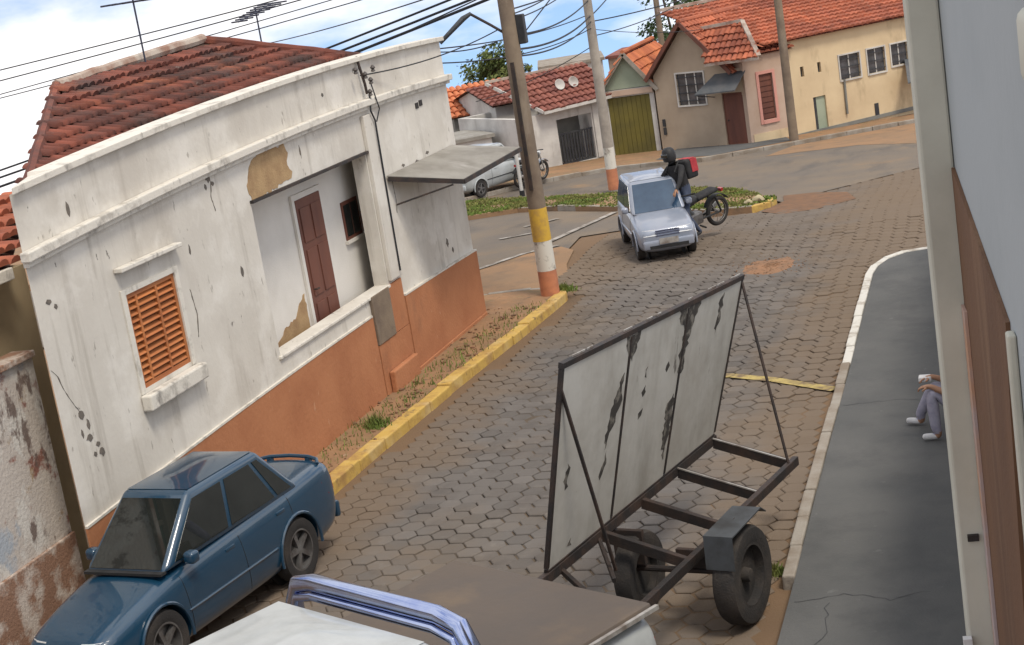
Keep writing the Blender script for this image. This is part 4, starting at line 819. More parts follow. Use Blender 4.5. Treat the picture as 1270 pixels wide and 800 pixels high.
# ---------------------------------------------------------------- vehicles
def wheel(par, x, y, z, r, wd, spokes=5, side=1, rm_='rim'):
    """wheel with its axle along local X"""
    T = Matrix.Translation((x, y, z)) @ Matrix.Rotation(R(90), 4, 'Y')
    h = wd/2
    ty = MB().lathe([(r*.64, -h*.85), (r*.80, -h), (r*.95, -h*.92), (r, -h*.55), (r, h*.55), (r*.95, h*.92), (r*.80, h), (r*.64, h*.85)], 32, T).build('wheel', 'tyre', par, smooth=True)
    rm = MB(); rm.lathe([(r*.64, -h*.8), (r*.655, h*.86), (r*.60, h*.86), (r*.58, -h*.8)], 32, T); rm.lathe([(0, h*.1), (r*.60, h*.1), (r*.60, h*.02), (0, h*.02)], 24, T, close=False)
    rm.lathe([(0, h*.78), (r*.13, h*.74), (r*.16, h*.1), (0, h*.1)], 16, T, close=False)
    for k in range(spokes):
        a = 2*math.pi*k/spokes+.3; T2 = T @ Matrix.Rotation(a, 4, 'Z'); rm.box(r*.1, r*.62, -r*.075, r*.075, h*.25, h*.72, T2)
    o = rm.build('rim', rm_, ty, smooth=True, angle=30)
    if side < 0: # the dished face outward on the other side
        for q in (ty, o):
            for v in q.data.vertices: v.co.x = 2*x-v.co.x
            q.data.flip_normals()
    return ty
def loft(st, W):
    rings = []
    for y, zb, zt, k in st:
        w_ = W/2*k; hgt = zt-zb
        half = [(0, zb), (w_*.78, zb), (w_*.965, zb+.09), (w_, zb+hgt*.50), (w_*.975, zb+hgt*.80), (w_*.90, zt-.012), (w_*.55, zt+.012), (0, zt+.02)]
        rings.append([(x, y, z) for x, z in half]+[(-x, y, z) for x, z in half[-2:0:-1]])
    n = len(rings[0]); vs = [p for r_ in rings for p in r_]; fs = []
    for i in range(len(rings)-1): fs += [(i*n+k, i*n+(k+1) % n, (i+1)*n+(k+1) % n, (i+1)*n+k) for k in range(n)]
    fs += [tuple(range(n-1, -1, -1)), tuple((len(rings)-1)*n+k for k in range(n))]
    return MB().add(vs, fs)
def car_body(par, st, W, paint, axles, wr):
    me = loft(st, W).mesh('body'); o = link('body', me, paint, par, smooth=True, angle=180)
    md = o.modifiers.new('s', 'SUBSURF'); md.levels = md.render_levels = 2; bake(o)
    cut = MB()
    for ya in axles:
        for s in (-1, 1): cut.lathe([(0, 0), (wr*1.13, 0), (wr*1.13, .30), (0, .30)], 28, Matrix.Translation((s*(W/2+.06)-(.30 if s > 0 else 0), ya, wr)) @ Matrix.Rotation(R(90), 4, 'Y'), close=False)
    c = cut.build('cutter', 'blackplastic', par); b = o.modifiers.new('b', 'BOOLEAN'); b.operation = 'DIFFERENCE'; b.object = c; b.solver = 'EXACT'; bake(o)
    bpy.data.objects.remove(c)
    o.data.materials.clear(); o.data.materials.append(M[paint]); o.data.polygons.foreach_set('use_smooth', [True]*len(o.data.polygons)); o.data.polygons.foreach_set('material_index', [0]*len(o.data.polygons)); o.data.set_sharp_from_angle(angle=R(38))
    for ya in axles:
        for s in (-1, 1):
            MB().lathe([(0, 0), (wr*1.12, 0), (wr*1.12, .02), (0, .02)], 24, Matrix.Translation((s*(W/2-.235)-.01, ya, wr)) @ Matrix.Rotation(R(90), 4, 'Y'), close=False).build('wheel_well', 'blackplastic', o)
            arc = [(s*(W/2-.004), ya+wr*1.15*math.cos(a), wr+wr*1.15*math.sin(a)) for a in [R(-8+196*i/18) for i in range(19)]]
            MB().tube(arc, .017, 6).build('arch_lip', paint, o, smooth=True)
    return o
def cabin(par, y1, y2, y3, y4, zb, zt, wb, wr_, paint, glass='glass', posts=(.48,), wind='glass', roofm=None):
    P = lambda x, y, z: Vector((x, y, z))
    vs = [P(-wb, y1, zb), P(wb, y1, zb), P(wb, y4, zb), P(-wb, y4, zb), P(-wr_, y2, zt), P(wr_, y2, zt), P(wr_, y3, zt), P(-wr_, y3, zt)]
    # crowned roof
    n = 5; mb = MB(); mb.add(vs, [(0, 1, 5, 4), (1, 2, 6, 5), (2, 3, 7, 6), (3, 0, 4, 7), (4, 5, 6, 7), (3, 2, 1, 0)])
    me_ = mb.mesh('cabin'); b_ = bmesh.new(); b_.from_mesh(me_)
    bmesh.ops.bevel(b_, geom=[e for e in b_.edges], offset=.06, segments=4, profile=.5, affect='EDGES', clamp_overlap=True); b_.to_mesh(me_); b_.free()
    cb = link('cabin', me_, paint, par, smooth=True, angle=40)
    # roof skin with a shallow crown
    nx, ny = 8, 8; vs2 = []
    for i in range(nx+1):
        for j in range(ny+1):
            u, v = i/nx*2-1, j/ny*2-1; x_ = u*(wr_-.035); y_ = (y2+y3)/2+v*((y2-y3)/2-.03*(1 if y2 > y3 else -1)); vs2.append((x_, y_, zt+.002+.035*(1-u*u)*(1-v**4)))
    MB().add(vs2, [(i*(ny+1)+j, (i+1)*(ny+1)+j, (i+1)*(ny+1)+j+1, i*(ny+1)+j+1) for i in range(nx) for j in range(ny)]).build('roof_panel', roofm or paint, cb, smooth=True, angle=180)
    def pane(pts, nm, m):
        nv = (pts[1]-pts[0]).cross(pts[3]-pts[0]).normalized(); ctr = sum(pts, Vector())/len(pts)
        if nv.dot(ctr-Vector((0, (y2+y3)/2, zb))) < 0: nv = -nv
        return MB().poly([p+nv*.001 for p in pts], nv*.006).build(nm, m, cb)
    def quad(a, b, c, d, iu, iv0, iv1):
        L_ = lambda p, q, t: p.lerp(q, t)
        return [L_(L_(a, b, iu), L_(d, c, iu), iv0), L_(L_(a, b, 1-iu), L_(d, c, 1-iu), iv0), L_(L_(a, b, 1-iu), L_(d, c, 1-iu), iv1), L_(L_(a, b, iu), L_(d, c, iu), iv1)]
    pane(quad(vs[0], vs[1], vs[5], vs[4], .07, .05, .90), 'windscreen', wind)
    pane(quad(vs[3], vs[2], vs[6], vs[7], .09, .10, .88), 'rear_window', glass)
    for s in (-1, 1):
        def side(y, t): return P(s*(wb+(wr_-wb)*t), y, zb+(zt-zb)*t)
        t0, t1 = .10, .86
        fy = lambda t: y1+(y2-y1)*t; ry = lambda t: y4+(y3-y4)*t
        g_ = -1 if y1 > y4 else 1
        cuts = [0, *posts, 1]
        for i in range(len(cuts)-1):
            def yy(c, t, e): return fy(t)+(ry(t)-fy(t))*c+g_*e
            e0 = .10 if i == 0 else .03; e1 = -.12 if i == len(cuts)-2 else -.03
            pane([side(yy(cuts[i], t0, e0), t0), side(yy(cuts[i+1], t0, e1), t0), side(yy(cuts[i+1], t1, e1), t1), side(yy(cuts[i], t1, e0), t1)], 'side_window', glass)
    return cb
from mathutils.bvhtree import BVHTree
def details(par, W, L_, zbelt, paint, strip_z=None, doors=(), handles=(), mirror_y=.6, mirror_z=.95, plate=True, hl=True, tail=True, zl=.62, zt=.75, mir=True):
    hw_ = W/2; bm_ = bmesh.new(); bm_.from_mesh(par.data); bv = BVHTree.FromBMesh(bm_); bm_.free()
    def sx(y, z, s):
        h = bv.ray_cast(Vector((s*3, y, z)), Vector((-s, 0, 0))); return h[0].x if h[0] else s*hw_
    def ye(x, z, s):
        h = bv.ray_cast(Vector((x, s*6, z)), Vector((0, -s, 0))); return h[0].y if h[0] else s*L_/2
    for s in (-1, 1):
        if strip_z: MB().tube([(sx(L_*(.27-.54*i/16), strip_z, s)+s*.003, L_*(.27-.54*i/16), strip_z) for i in range(17)], .013, 6).build('side_moulding', paint if paint != 'whitepaint' else 'blackplastic', par, smooth=True)
        for y, z0, z1 in doors: MB().tube([(sx(y+.10*(z1-z0)*(i/10-.5), z0+(z1-z0)*i/10, s), y+.10*(z1-z0)*(i/10-.5), z0+(z1-z0)*i/10) for i in range(11)], .0045, 5).build('door_seam', 'blackplastic', par)
        for y, z in handles: x_ = sx(y, z, s); MB().box(x_-.012, x_+.012, y-.075, y+.075, z-.016, z+.016).build('door_handle', paint, par, smooth=True, bevel=.008)
        if mir:
            mm = MB().box(-.05, .05, -.04, .06, -.045, .045, Matrix.Translation((s*(hw_+.05), mirror_y, mirror_z)) @ Matrix.Scale(1.25, 4)).build('wing_mirror', paint, par, smooth=True, bevel=.035, seg=4)
            MB().bar((s*(hw_-.06), mirror_y-.02, mirror_z-.05), (s*(hw_+.04), mirror_y, mirror_z-.02), .05, .03).build('mirror_arm', 'blackplastic', mm)
        for on, nm, m_, sg, z_, kx, hh_ in ((hl, 'headlight', 'lampclear', 1, zl, .60, .055), (tail, 'tail_light', 'lampred', -1, zt, .72, .075)):
            if not on: continue
            xs_ = [s*hw_*(kx+d) for d in (-.22, -.11, 0, .11, .20)]; vs = []
            for x_ in xs_:
                for z2 in (z_-hh_, z_+hh_): vs.append((x_, ye(x_, z2, sg)+sg*.008, z2))
            vs2 = [(x_, y_-sg*.05, z2) for x_, y_, z2 in vs]; n = len(xs_)
            fs = [(2*i, 2*i+2, 2*i+3, 2*i+1) for i in range(n-1)]+[(2*n+2*i, 2*n+2*i+1, 2*n+2*i+3, 2*n+2*i+2) for i in range(n-1)]
            fs += [(2*i, 2*n+2*i, 2*n+2*i+2, 2*i+2) for i in range(n-1)]+[(2*i+1, 2*i+3, 2*n+2*i+3, 2*n+2*i+1) for i in range(n-1)]+[(0, 1, 2*n+1, 2*n), (2*n-2, 4*n-2, 4*n-1, 2*n-1)]
            MB().add(vs+vs2, fs).build(nm, m_, par)
    if plate:
        for sg, z_ in ((1, .40), (-1, .60)):
            y_ = ye(0, z_, sg)+sg*.06; MB().box(-.18, .18, y_-.006, y_+.006, z_-.055, z_+.055).build('number_plate', 'galv', par)

# blue sedan at the orange dado, nose towards the camera
W_, L_ = 1.08, 4.0; fr_ = L_/2
bs = thing('blue_sedan', 'dark blue sedan with rear spoiler parked against the orange dado', 'car', (-8.045, 13.40, 0), R(170.5)); bs.scale = (1, 1, 1.05)
ST = [(fr_, .34, .56, .72), (fr_-.05, .24, .66, .86), (fr_-.35, .19, .74, .96), (fr_-.75, .18, .83, 1.0), (fr_-1.2, .18, .90, 1.0), (fr_-1.9, .18, .93, 1.0), (fr_-2.9, .18, .955, 1.0), (fr_-3.35, .19, .985, .985), (fr_-3.75, .22, 1.0, .95), (fr_-3.94, .27, .985, .88), (fr_-4.0, .36, .86, .76)]
ax = (1.20, -1.08); body = car_body(bs, ST, W_, 'bluepaint', ax, .325)
cabin(bs, fr_-1.0, fr_-1.66, fr_-2.80, fr_-3.32, .91, 1.46, .495, .40, 'bluepaint', posts=(.45, .82))
details(body, W_, L_, .9, 'bluepaint', strip_z=.50, doors=[(fr_-1.2, .25, .88), (fr_-2.15, .22, .91), (fr_-3.05, .4, .93)], handles=[(fr_-1.95, .79), (fr_-2.85, .81)], mirror_y=fr_-1.3, mirror_z=.97, zl=.60, zt=.74)
sp = MB().tube([(-.42, -fr_+.22, .985), (-.38, -fr_+.16, 1.015), (-.25, -fr_+.12, 1.03), (0, -fr_+.10, 1.035), (.25, -fr_+.12, 1.03), (.38, -fr_+.16, 1.015), (.42, -fr_+.22, .985)], .022, 8).build('spoiler', 'bluepaint', body, smooth=True, bevel=.012)
for s in (-1, 1): MB().box(s*.25-.03, s*.25+.03, -fr_+.10, -fr_+.15, .96, 1.02).build('spoiler_foot', 'bluepaint', sp)
MB().bar((-.44, -fr_-.0, .42), (.44, -fr_-.0, .42), .08, .18).build('rear_bumper', 'bluepaint', body, smooth=True, bevel=.03); MB().bar((-.5, fr_-.01, .38), (.5, fr_-.01, .38), .08, .18).build('front_bumper', 'bluepaint', body, smooth=True, bevel=.03)
MB().bar((-.3, fr_-.03, .58), (.3, fr_-.03, .58), .05, .08).build('grille', 'blackplastic', body)
MB().box(-.46, .46, fr_-1.05, fr_-.97, .90, .925).build('wiper_cowl', 'blackplastic', body)
for ya in ax:
    for s in (-1, 1): wheel(bs, s*(W_/2-.10), ya, .325, .325, .19, 5, s)

# silver hatchback struck by the motorcycle
W_, L_ = 1.22, 3.0; fr_ = L_/2
def hatch(name, label, paint, W_, L_, loc, rz, glass='glassblue'):
    fr_ = L_/2; t = thing(name, label, 'car', loc, rz); k = L_/3.0
    ST = [(fr_, .28, .52, .78), (fr_-.05, .19, .62, .90), (fr_-.25*k, .16, .70, .98), (fr_-.62*k, .16, .78, 1.0), (fr_-1.0*k, .16, .84, 1.0), (fr_-1.7*k, .16, .88, 1.0), (fr_-2.5*k, .17, .90, 1.0), (fr_-2.85*k, .19, .90, .97), (fr_-2.97*k, .24, .86, .92), (fr_-3.0*k, .34, .74, .82)]
    ax = (fr_-.55*k, -fr_+.50*k); b = car_body(t, ST, W_, paint, ax, .26)
    cabin(t, fr_-.80*k, fr_-1.28*k, fr_-2.55*k, fr_-2.96*k, .80, 1.38, W_/2*.93, W_/2*.78, paint, glass=glass, posts=(.5,), wind=glass)
    details(b, W_, L_, .85, paint, strip_z=.46, doors=[(fr_-.95*k, .25, .8), (fr_-2.0*k, .25, .85)], handles=[(fr_-1.8*k, .72)], mirror_y=fr_-.98*k, mirror_z=.90, zl=.56, zt=.7)
    g1 = MB()
    for z in (.50, .545, .59): g1.bar((-W_*.20, fr_-.012, z), (W_*.20, fr_-.012, z), .03, .018)
    g1.build('grille', 'chrome', b); MB().bar((-W_*.42, fr_-.0, .34), (W_*.42, fr_-.0, .34), .09, .16).build('front_bumper', paint, b, smooth=True, bevel=.03); MB().bar((-W_*.32, fr_+.045, .30), (W_*.32, fr_+.045, .30), .02, .06).build('air_intake', 'blackplastic', b)
    MB().bar((-W_*.42, -fr_-.0, .38), (W_*.42, -fr_-.0, .38), .08, .16).build('rear_bumper', paint, b, smooth=True, bevel=.03)
    for ya in ax:
        for s in (-1, 1): wheel(t, s*(W_/2-.08), ya, .26, .26, .15, 5, s)
    return t
hatch('silver_hatchback', 'silver blue hatchback facing the street with a motorcycle against its side', 'silverpaint', 1.14, 3.05, (-6.68, 30.42, 0), R(-160))
hatch('white_hatchback', 'white hatchback parked by the far kerb beyond the canopy', 'whitepaint', 1.45, 3.3, (-14.95, 45.75, gz(0, 45.75)+.10), R(-24), glass='glass')

# pickup whose covered bed and roll bar fill the bottom of the view
W_, L_ = 2.06, 4.7; fr_ = L_/2; hd = Vector((-.47, -.88, 0)).normalized(); lr_ = Vector((.88, -.47, 0)).normalized()
PKS = 1.1; ctr = Vector((-4.72, 11.92, 0))+lr_*W_/2*PKS+hd*L_/2*PKS
pk = thing('pickup_truck', 'pale pickup with brown vinyl bed cover and shiny blue chrome roll bar', 'pickup truck', ctr, math.atan2(-hd.x, hd.y)); pk.scale = (PKS, PKS, PKS)
ST = [(fr_, .42, .72, .80), (fr_-.06, .32, .84, .92), (fr_-.4, .26, .92, .99), (fr_-1.0, .26, .98, 1.0), (fr_-1.5, .26, 1.0, 1.0), (fr_-2.9, .26, 1.02, 1.0), (fr_-4.3, .28, 1.03, 1.0), (fr_-4.62, .30, 1.03, .99), (fr_-4.7, .36, 1.0, .96)]
ax = (fr_-.85, -fr_+.95); body = car_body(pk, ST, W_, 'whitepaint', ax, .35)
cabin(pk, fr_-1.3, fr_-1.85, fr_-2.9, fr_-3.08, 1.0, 1.52, .86, .76, 'whitepaint', posts=(.9,))
details(body, W_, L_, 1.0, 'whitepaint', strip_z=.6, doors=[(fr_-1.4, .35, .98), (fr_-2.7, .35, 1.0)], handles=[(fr_-2.5, .88)], mirror_y=fr_-1.6, mirror_z=1.08, zl=.75, zt=.75)
tn = MB().box(-W_/2+.06, W_/2-.06, -fr_+.04, -fr_+1.50, 1.0, 1.085).build('bed_cover', 'tonneau', body, bevel=.025)
MB().bar((-W_/2+.035, -fr_+.02, 1.05), (-W_/2+.035, -fr_+1.45, 1.05), .03, .03).build('bed_rail', 'galv', body); MB().bar((W_/2-.035, -fr_+.02, 1.03), (W_/2-.035, -fr_+1.45, 1.03), .03, .03).build('bed_rail', 'tonneau', body)
yb = -fr_+1.60
arcp = [(-.90, yb, 1.02), (-.88, yb, 1.40), (-.80, yb, 1.54), (-.62, yb, 1.58), (.62, yb, 1.58), (.80, yb, 1.54), (.88, yb, 1.40), (.90, yb, 1.02)]
rbar = MB().tube(arcp, .062, 16).build('roll_bar', 'chrome', body, smooth=True); MB().tube([(x*.97, y+.05, z-.075) for x, y, z in arcp], .03, 12).build('lower_roll_bar', 'chrome', rbar, smooth=True)
MB().bar((-.9, -fr_-.04, .45), (.9, -fr_-.04, .45), .12, .14).build('rear_bumper', 'chrome', body, smooth=True, bevel=.02); MB().bar((-.85, fr_+.0, .5), (.85, fr_+.0, .5), .12, .2).build('front_bumper', 'blackplastic', body, smooth=True, bevel=.03)
MB().bar((-.45, fr_-.01, .72), (.45, fr_-.01, .72), .05, .13).build('grille', 'blackplastic', body)
for ya in ax:
    for s in (-1, 1): wheel(pk, s*(W_/2-.12), ya, .35, .35, .22, 6, s)

# ---------------------------------------------------------------- sign trailer
TY = .25; TW = .86; ZL, ZR = .87, .66
tr = thing('sign_trailer', 'rusty two wheeled trailer carrying a leaning weathered white sign board', 'trailer', (-4.0, 12.16, 0), -TY)
# local Y along the trailer (away from the hitch), local X to the right rail
zat = lambda x: ZL+(ZR-ZL)*x/TW
def rail(name, a, b, wd=.06, ht=.09, m='rust', par=None):
    o = MB().bar(a, b, wd, ht).build(name, m, par or tr, bevel=.006); return o
for x in (0, TW): rail('side_rail', (x, -.25, zat(x)), (x, 3.55, zat(x)))
for y in (3.47, 2.60, 1.78, .97): rail('cross_member', (.03, y, zat(0)-.02), (TW-.03, y, zat(TW)-.02), .055, .10)
for y in (3.47, 2.60): MB().bar((.03, y-.02, zat(0)+.035), (TW-.03, y-.02, zat(TW)+.035), .02, .012).build('bright_edge', 'galv', tr)
rail('cross_brace', (.02, .9, zat(0)-.03), (TW*.5, .35, zat(TW*.5)-.05), .035, .05); rail('cross_brace', (0, .22, ZL-.03), (TW*.55, -.1, zat(TW*.5)-.03), .04, .05)
rail('draw_bar', (.0, -.2, ZL-.04), (.42, -1.1, .55), .05, .07); rail('draw_bar', (TW, -.2, ZR-.04), (.46, -1.1, .55), .05, .07)
MB().lathe([(0, -.08), (.05, -.08), (.06, .02), (.03, .06), (0, .07)], 12, Matrix.Translation((.44, -1.13, .56)), close=False).build('hitch_coupler', 'steel', tr, smooth=True)
MB().tube([(.06, 1.28, .42), (1.22, 1.25, .46)], .03, 10).build('axle', 'rust', tr)
for x in (.12, TW-.12): MB().bar((x, 1.25, .48), (x, 1.25, zat(x)-.04), .05, .3).build('spring_bracket', 'rust', tr)
wheel(tr, 1.20, 1.25, .44, .44, .22, 0, 1, 'tyre'); wheel(tr, .16, 1.30, .38, .38, .18, 0, -1, 'tyre')
for xs_, s in ((1.20, 1),):
    fz = .95 if s > 0 else .97; mb = MB()
    x0, x1 = xs_-.14, xs_+.13
    pr_ = [(.84, .66), (.85, .80), (.86, fz+.0), (1.52, fz+.02), (1.62, .90)]
    vs = [(x, y, z) for y, z in pr_ for x in (x0, x1)]+[(x, y, z-.012) for y, z in pr_ for x in (x0, x1)]
    fs = []
    for i in range(4): fs += [(2*i, 2*i+1, 2*i+3, 2*i+2), (10+2*i, 10+2*i+2, 10+2*i+3, 10+2*i+1), (2*i, 2*i+2, 10+2*i+2, 10+2*i), (2*i+1, 10+2*i+1, 10+2*i+3, 2*i+3)]
    fs += [(0, 10, 11, 1), (8, 9, 19, 18)]
    fe = mb.add(vs, fs).build('mudguard', 'steel', tr)
    MB().bar((TW if s > 0 else 0, 1.25, zat(TW if s > 0 else 0)), (xs_, 1.25, fz+.0), .04, .04).build('mudguard_stay', 'rust', fe)
# leaning board: bottom on the left rail, top towards the right
B0, B1, T0, T1 = Vector((.0, -.02, ZL+.05)), Vector((.0, 3.52, ZL+.05)), Vector((.46, -.02, 2.74)), Vector((.46, 3.70, 2.53))
nrm_ = (B1-B0).cross(T0-B0).normalized(); nrm_ = nrm_ if nrm_.x > 0 else -nrm_
bdp = lambda u, v: (B0.lerp(B1, u)).lerp(T0.lerp(T1, u), v)
edges_u = [0, .335, .655, 1]
bf_ = None
for i in range(3):
    a, b = edges_u[i]+.006, edges_u[i+1]-.006
    o = MB().poly([bdp(a, .005), bdp(b, .005), bdp(b, .99), bdp(a, .99)], nrm_*.012).build('sign_panel', 'board', tr)
for nm, p, q, wd in (('board_top_frame', bdp(-.005, 1.0), bdp(1.005, 1.0), .05), ('board_bottom_frame', bdp(0, .0), bdp(1, .0), .04)):
    bf_ = MB().bar(p, q, wd, .045, nrm_).build(nm, 'rust', tr)
for u in (0, 1): MB().bar(bdp(u, .02), bdp(u, .985), .04, .035, nrm_).build('board_side_frame', 'rust', tr)
for u in (.335, .655): MB().bar(bdp(u, .02), bdp(u, .975), .028, .04, nrm_).build('board_stud', 'rust', tr)
for u in (.05, .12, .30, .42, .47, .66, .78, .84, .93): MB().bar(bdp(u, 1.0)+Vector((0, 0, .027)), bdp(u+random.uniform(.02, .06), 1.0)+Vector((0, 0, .027)), .03, .008, nrm_).build('pale_paint_fleck', 'galv', tr)
def patch(pts): return MB().poly([bdp(u, v)+nrm_*.0125 for u, v in ragged(pts, .010, .02, int(pts[0][0]*1000))], nrm_*.003).build('torn_patch', 'torn', tr)
patch([(.245, .52), (.262, .60), (.30, .74), (.318, .80), (.312, .70), (.322, .66), (.295, .60), (.285, .54), (.262, .49), (.252, .44)])
patch([(.245, .36), (.262, .43), (.258, .34), (.24, .29)])
patch([(.31, .985), (.325, .90), (.352, .84), (.372, .90), (.385, .985)])
patch([(.60, .985), (.62, .90), (.648, .86), (.642, .70), (.652, .60), (.668, .60), (.675, .72), (.69, .80), (.70, .86), (.73, .985)])
patch([(.60, .44), (.640, .50), (.648, .30), (.632, .12), (.61, .22)])
patch([(.862, .93), (.885, .96), (.88, .78), (.862, .72), (.858, .80)])
patch([(.43, .63), (.45, .66), (.455, .62), (.44, .60)]); patch([(.425, .52), (.45, .535), (.445, .50), (.428, .485)]); patch([(.44, .75), (.45, .76), (.448, .70), (.438, .71)])
patch([(.045, .42), (.06, .50), (.075, .47), (.07, .38), (.055, .37)])
patch([(.56, .68), (.575, .72), (.585, .69), (.57, .66)]); patch([(.09, .06), (.11, .09), (.115, .05)])
rail('strut', bdp(1.0, .985), (TW, 3.35, zat(TW)+.04), .025, .025); rail('strut', bdp(.0, .90), (TW*.42, .52, zat(TW*.42)-.05), .028, .028)

# ---------------------------------------------------------------- motorcycles
def motorcycle(name, label, loc, rz, tilt=(0, 0)):
    t = thing(name, label, 'motorcycle', loc, rot=(tilt[0], tilt[1], rz)); wr = .30; wbs = 1.20   # local +Y forward
    def mw(y):
        T = Matrix.Translation((0, y, wr)) @ Matrix.Rotation(R(90), 4, 'Y')
        prof = [(wr-.045+.045*math.cos(a), .045*math.sin(a)) for a in [2*math.pi*i/10 for i in range(10)]]
        o = MB().lathe(prof, 28, T).build('wheel', 'tyre', t, smooth=True); rm = MB(); rm.lathe([(wr-.085, -.025), (wr-.065, -.03), (wr-.065, .03), (wr-.085, .025)], 28, T); rm.lathe([(0, -.05), (.04, -.05), (.04, .05), (0, .05)], 12, T, close=False)
        rm.build('rim', 'galv', o, smooth=True)
        for k in range(12): a = 2*math.pi*k/12; MB().tube([(.02*(-1)**k, y+.03*math.cos(a), wr+.03*math.sin(a)), (0, y+(wr-.07)*math.cos(a+.25), wr+(wr-.07)*math.sin(a+.25))], .005, 5).build('spoke', 'galv', o)
        return o
    mw(wbs/2); mw(-wbs/2)
    for s in (-1, 1): MB().tube([(s*.08, wbs/2, wr), (s*.08, wbs/2-.22, .78), (s*.07, wbs/2-.27, .90)], .022, 8).build('fork', 'galv', t, smooth=True)
    MB().tube([(-.34, wbs/2-.40, 1.02), (-.2, wbs/2-.30, .99), (0, wbs/2-.28, .95), (.2, wbs/2-.30, .99), (.34, wbs/2-.40, 1.02)], .016, 8).build('handlebar', 'blackplastic', t, smooth=True)
    fm = MB(); fm.tube([(0, wbs/2-.27, .88), (0, .1, .60), (0, .05, .30), (0, -.15, .28)], .022, 8); fm.tube([(0, wbs/2-.27, .82), (0, -.05, .68), (0, -.65, .70)], .02, 8)
    for s in (-1, 1): fm.tube([(s*.09, -.10, .34), (s*.09, -wbs/2, wr)], .02, 8); fm.tube([(s*.11, -wbs/2, wr+.02), (s*.11, -wbs/2+.10, .66)], .022, 8)
    fm.build('frame', 'blackplastic', t, smooth=True)
    bk = MB(); prof = [(0, -.24), (.07, -.22), (.115, -.10), (.125, .05), (.10, .18), (0, .24)]; bk.lathe(prof, 14, Matrix.Translation((0, .14, .76)) @ Matrix.Rotation(R(-90), 4, 'X') @ Matrix.Diagonal((1, .9, 1, 1)), close=False); bk.build('fuel_tank', 'redcloth' if False else 'blackplastic', t, smooth=True)
    MB().box(-.12, .12, -.62, -.06, .72, .80).build('seat', 'blackcloth', t, smooth=True, bevel=.035, seg=3)
    MB().box(-.11, .11, -.12, .20, .26, .50).build('engine', 'rim', t, bevel=.03); MB().tube([(0, .08, .46), (0, .20, .62)], [.08, .07], 10).build('cylinder', 'steel', t)
    MB().tube([(.1, .18, .34), (.14, 0, .22), (.15, -.35, .26), (.16, -.75, .38)], [.02, .022, .045, .05], 10).build('exhaust', 'galv', t, smooth=True)
    for y, a0, a1 in ((wbs/2, 40, 140), (-wbs/2, 30, 150)):
        pts = [(0, y+(wr+.04)*math.cos(R(a)), wr+(wr+.04)*math.sin(R(a))) for a in range(a0, a1+1, 10)]; mb = MB()
        for p, q in zip(pts, pts[1:]): mb.bar(p, q, .11, .012)
        mb.build('mudguard', 'silverpaint' if y > 0 else 'blackplastic', t)
    MB().lathe([(0, .06), (.06, .05), (.085, 0), (.05, -.07), (0, -.08)], 14, Matrix.Translation((0, wbs/2-.17, .86)) @ Matrix.Rotation(R(-90), 4, 'X'), close=False).build('headlight', 'lampclear', t, smooth=True)
    MB().box(-.05, .05, -.80, -.74, .66, .72).build('tail_light', 'lampred', t)
    for s in (-1, 1): MB().tube([(s*.1, 0, .24), (s*.26, 0, .22)], .018, 8).build('foot_peg', 'blackplastic', t)
    return t
mf = Vector((-6.24, 30.12, 0)); mr = Vector((-5.56, 31.06, 0)); md_ = (mf-mr).normalized(); mc = (mf+mr)/2
motorcycle('crashed_motorcycle', 'dark motorcycle rammed into the side of the silver hatchback', (mc.x, mc.y, .10), math.atan2(-md_.x, md_.y), (R(-9), R(-6)))
motorcycle('parked_motorcycle', 'dark motorcycle parked next to the white hatchback', (-13.75, 46.3, gz(0, 46.3)+.10), R(-20), (0, R(6)))

# ---------------------------------------------------------------- people
def figure(par, name, nodes, edges, slots, root):
    """one continuous skinned body; nodes: name -> (co, radius); edges: (a, b, material)"""
    names = list(nodes); me = bpy.data.meshes.new(name); me.from_pydata([nodes[n][0] for n in names], [(names.index(a), names.index(b)) for a, b, _ in edges], [])
    o = bpy.data.objects.new(name, me); C.objects.link(o); o.parent = par
    md = o.modifiers.new('k', 'SKIN'); md.use_smooth_shade = True
    for i, n in enumerate(names):
        r = nodes[n][1]; r = r if isinstance(r, tuple) else (r, r); me.skin_vertices[0].data[i].radius = r; me.skin_vertices[0].data[i].use_root = (n == root)
    s_ = o.modifiers.new('s', 'SUBSURF'); s_.levels = s_.render_levels = 2; bake(o)
    o.data.materials.clear()
    for m in slots: o.data.materials.append(M[m])
    segs = [(Vector(nodes[a][0]), Vector(nodes[b][0]), slots.index(m), (max(nodes[a][1]) if isinstance(nodes[a][1], tuple) else nodes[a][1])) for a, b, m in edges]
    for p in o.data.polygons:
        c = p.center; best = None
        for a, b, mi, rr in segs:
            d = b-a; t = max(0, min(1, (c-a).dot(d)/max(d.length_squared, 1e-9))); q = (c-(a+d*t)).length-rr*.6
            if best is None or q < best[0]: best = (q, mi)
        p.material_index = best[1]; p.use_smooth = True
    return o
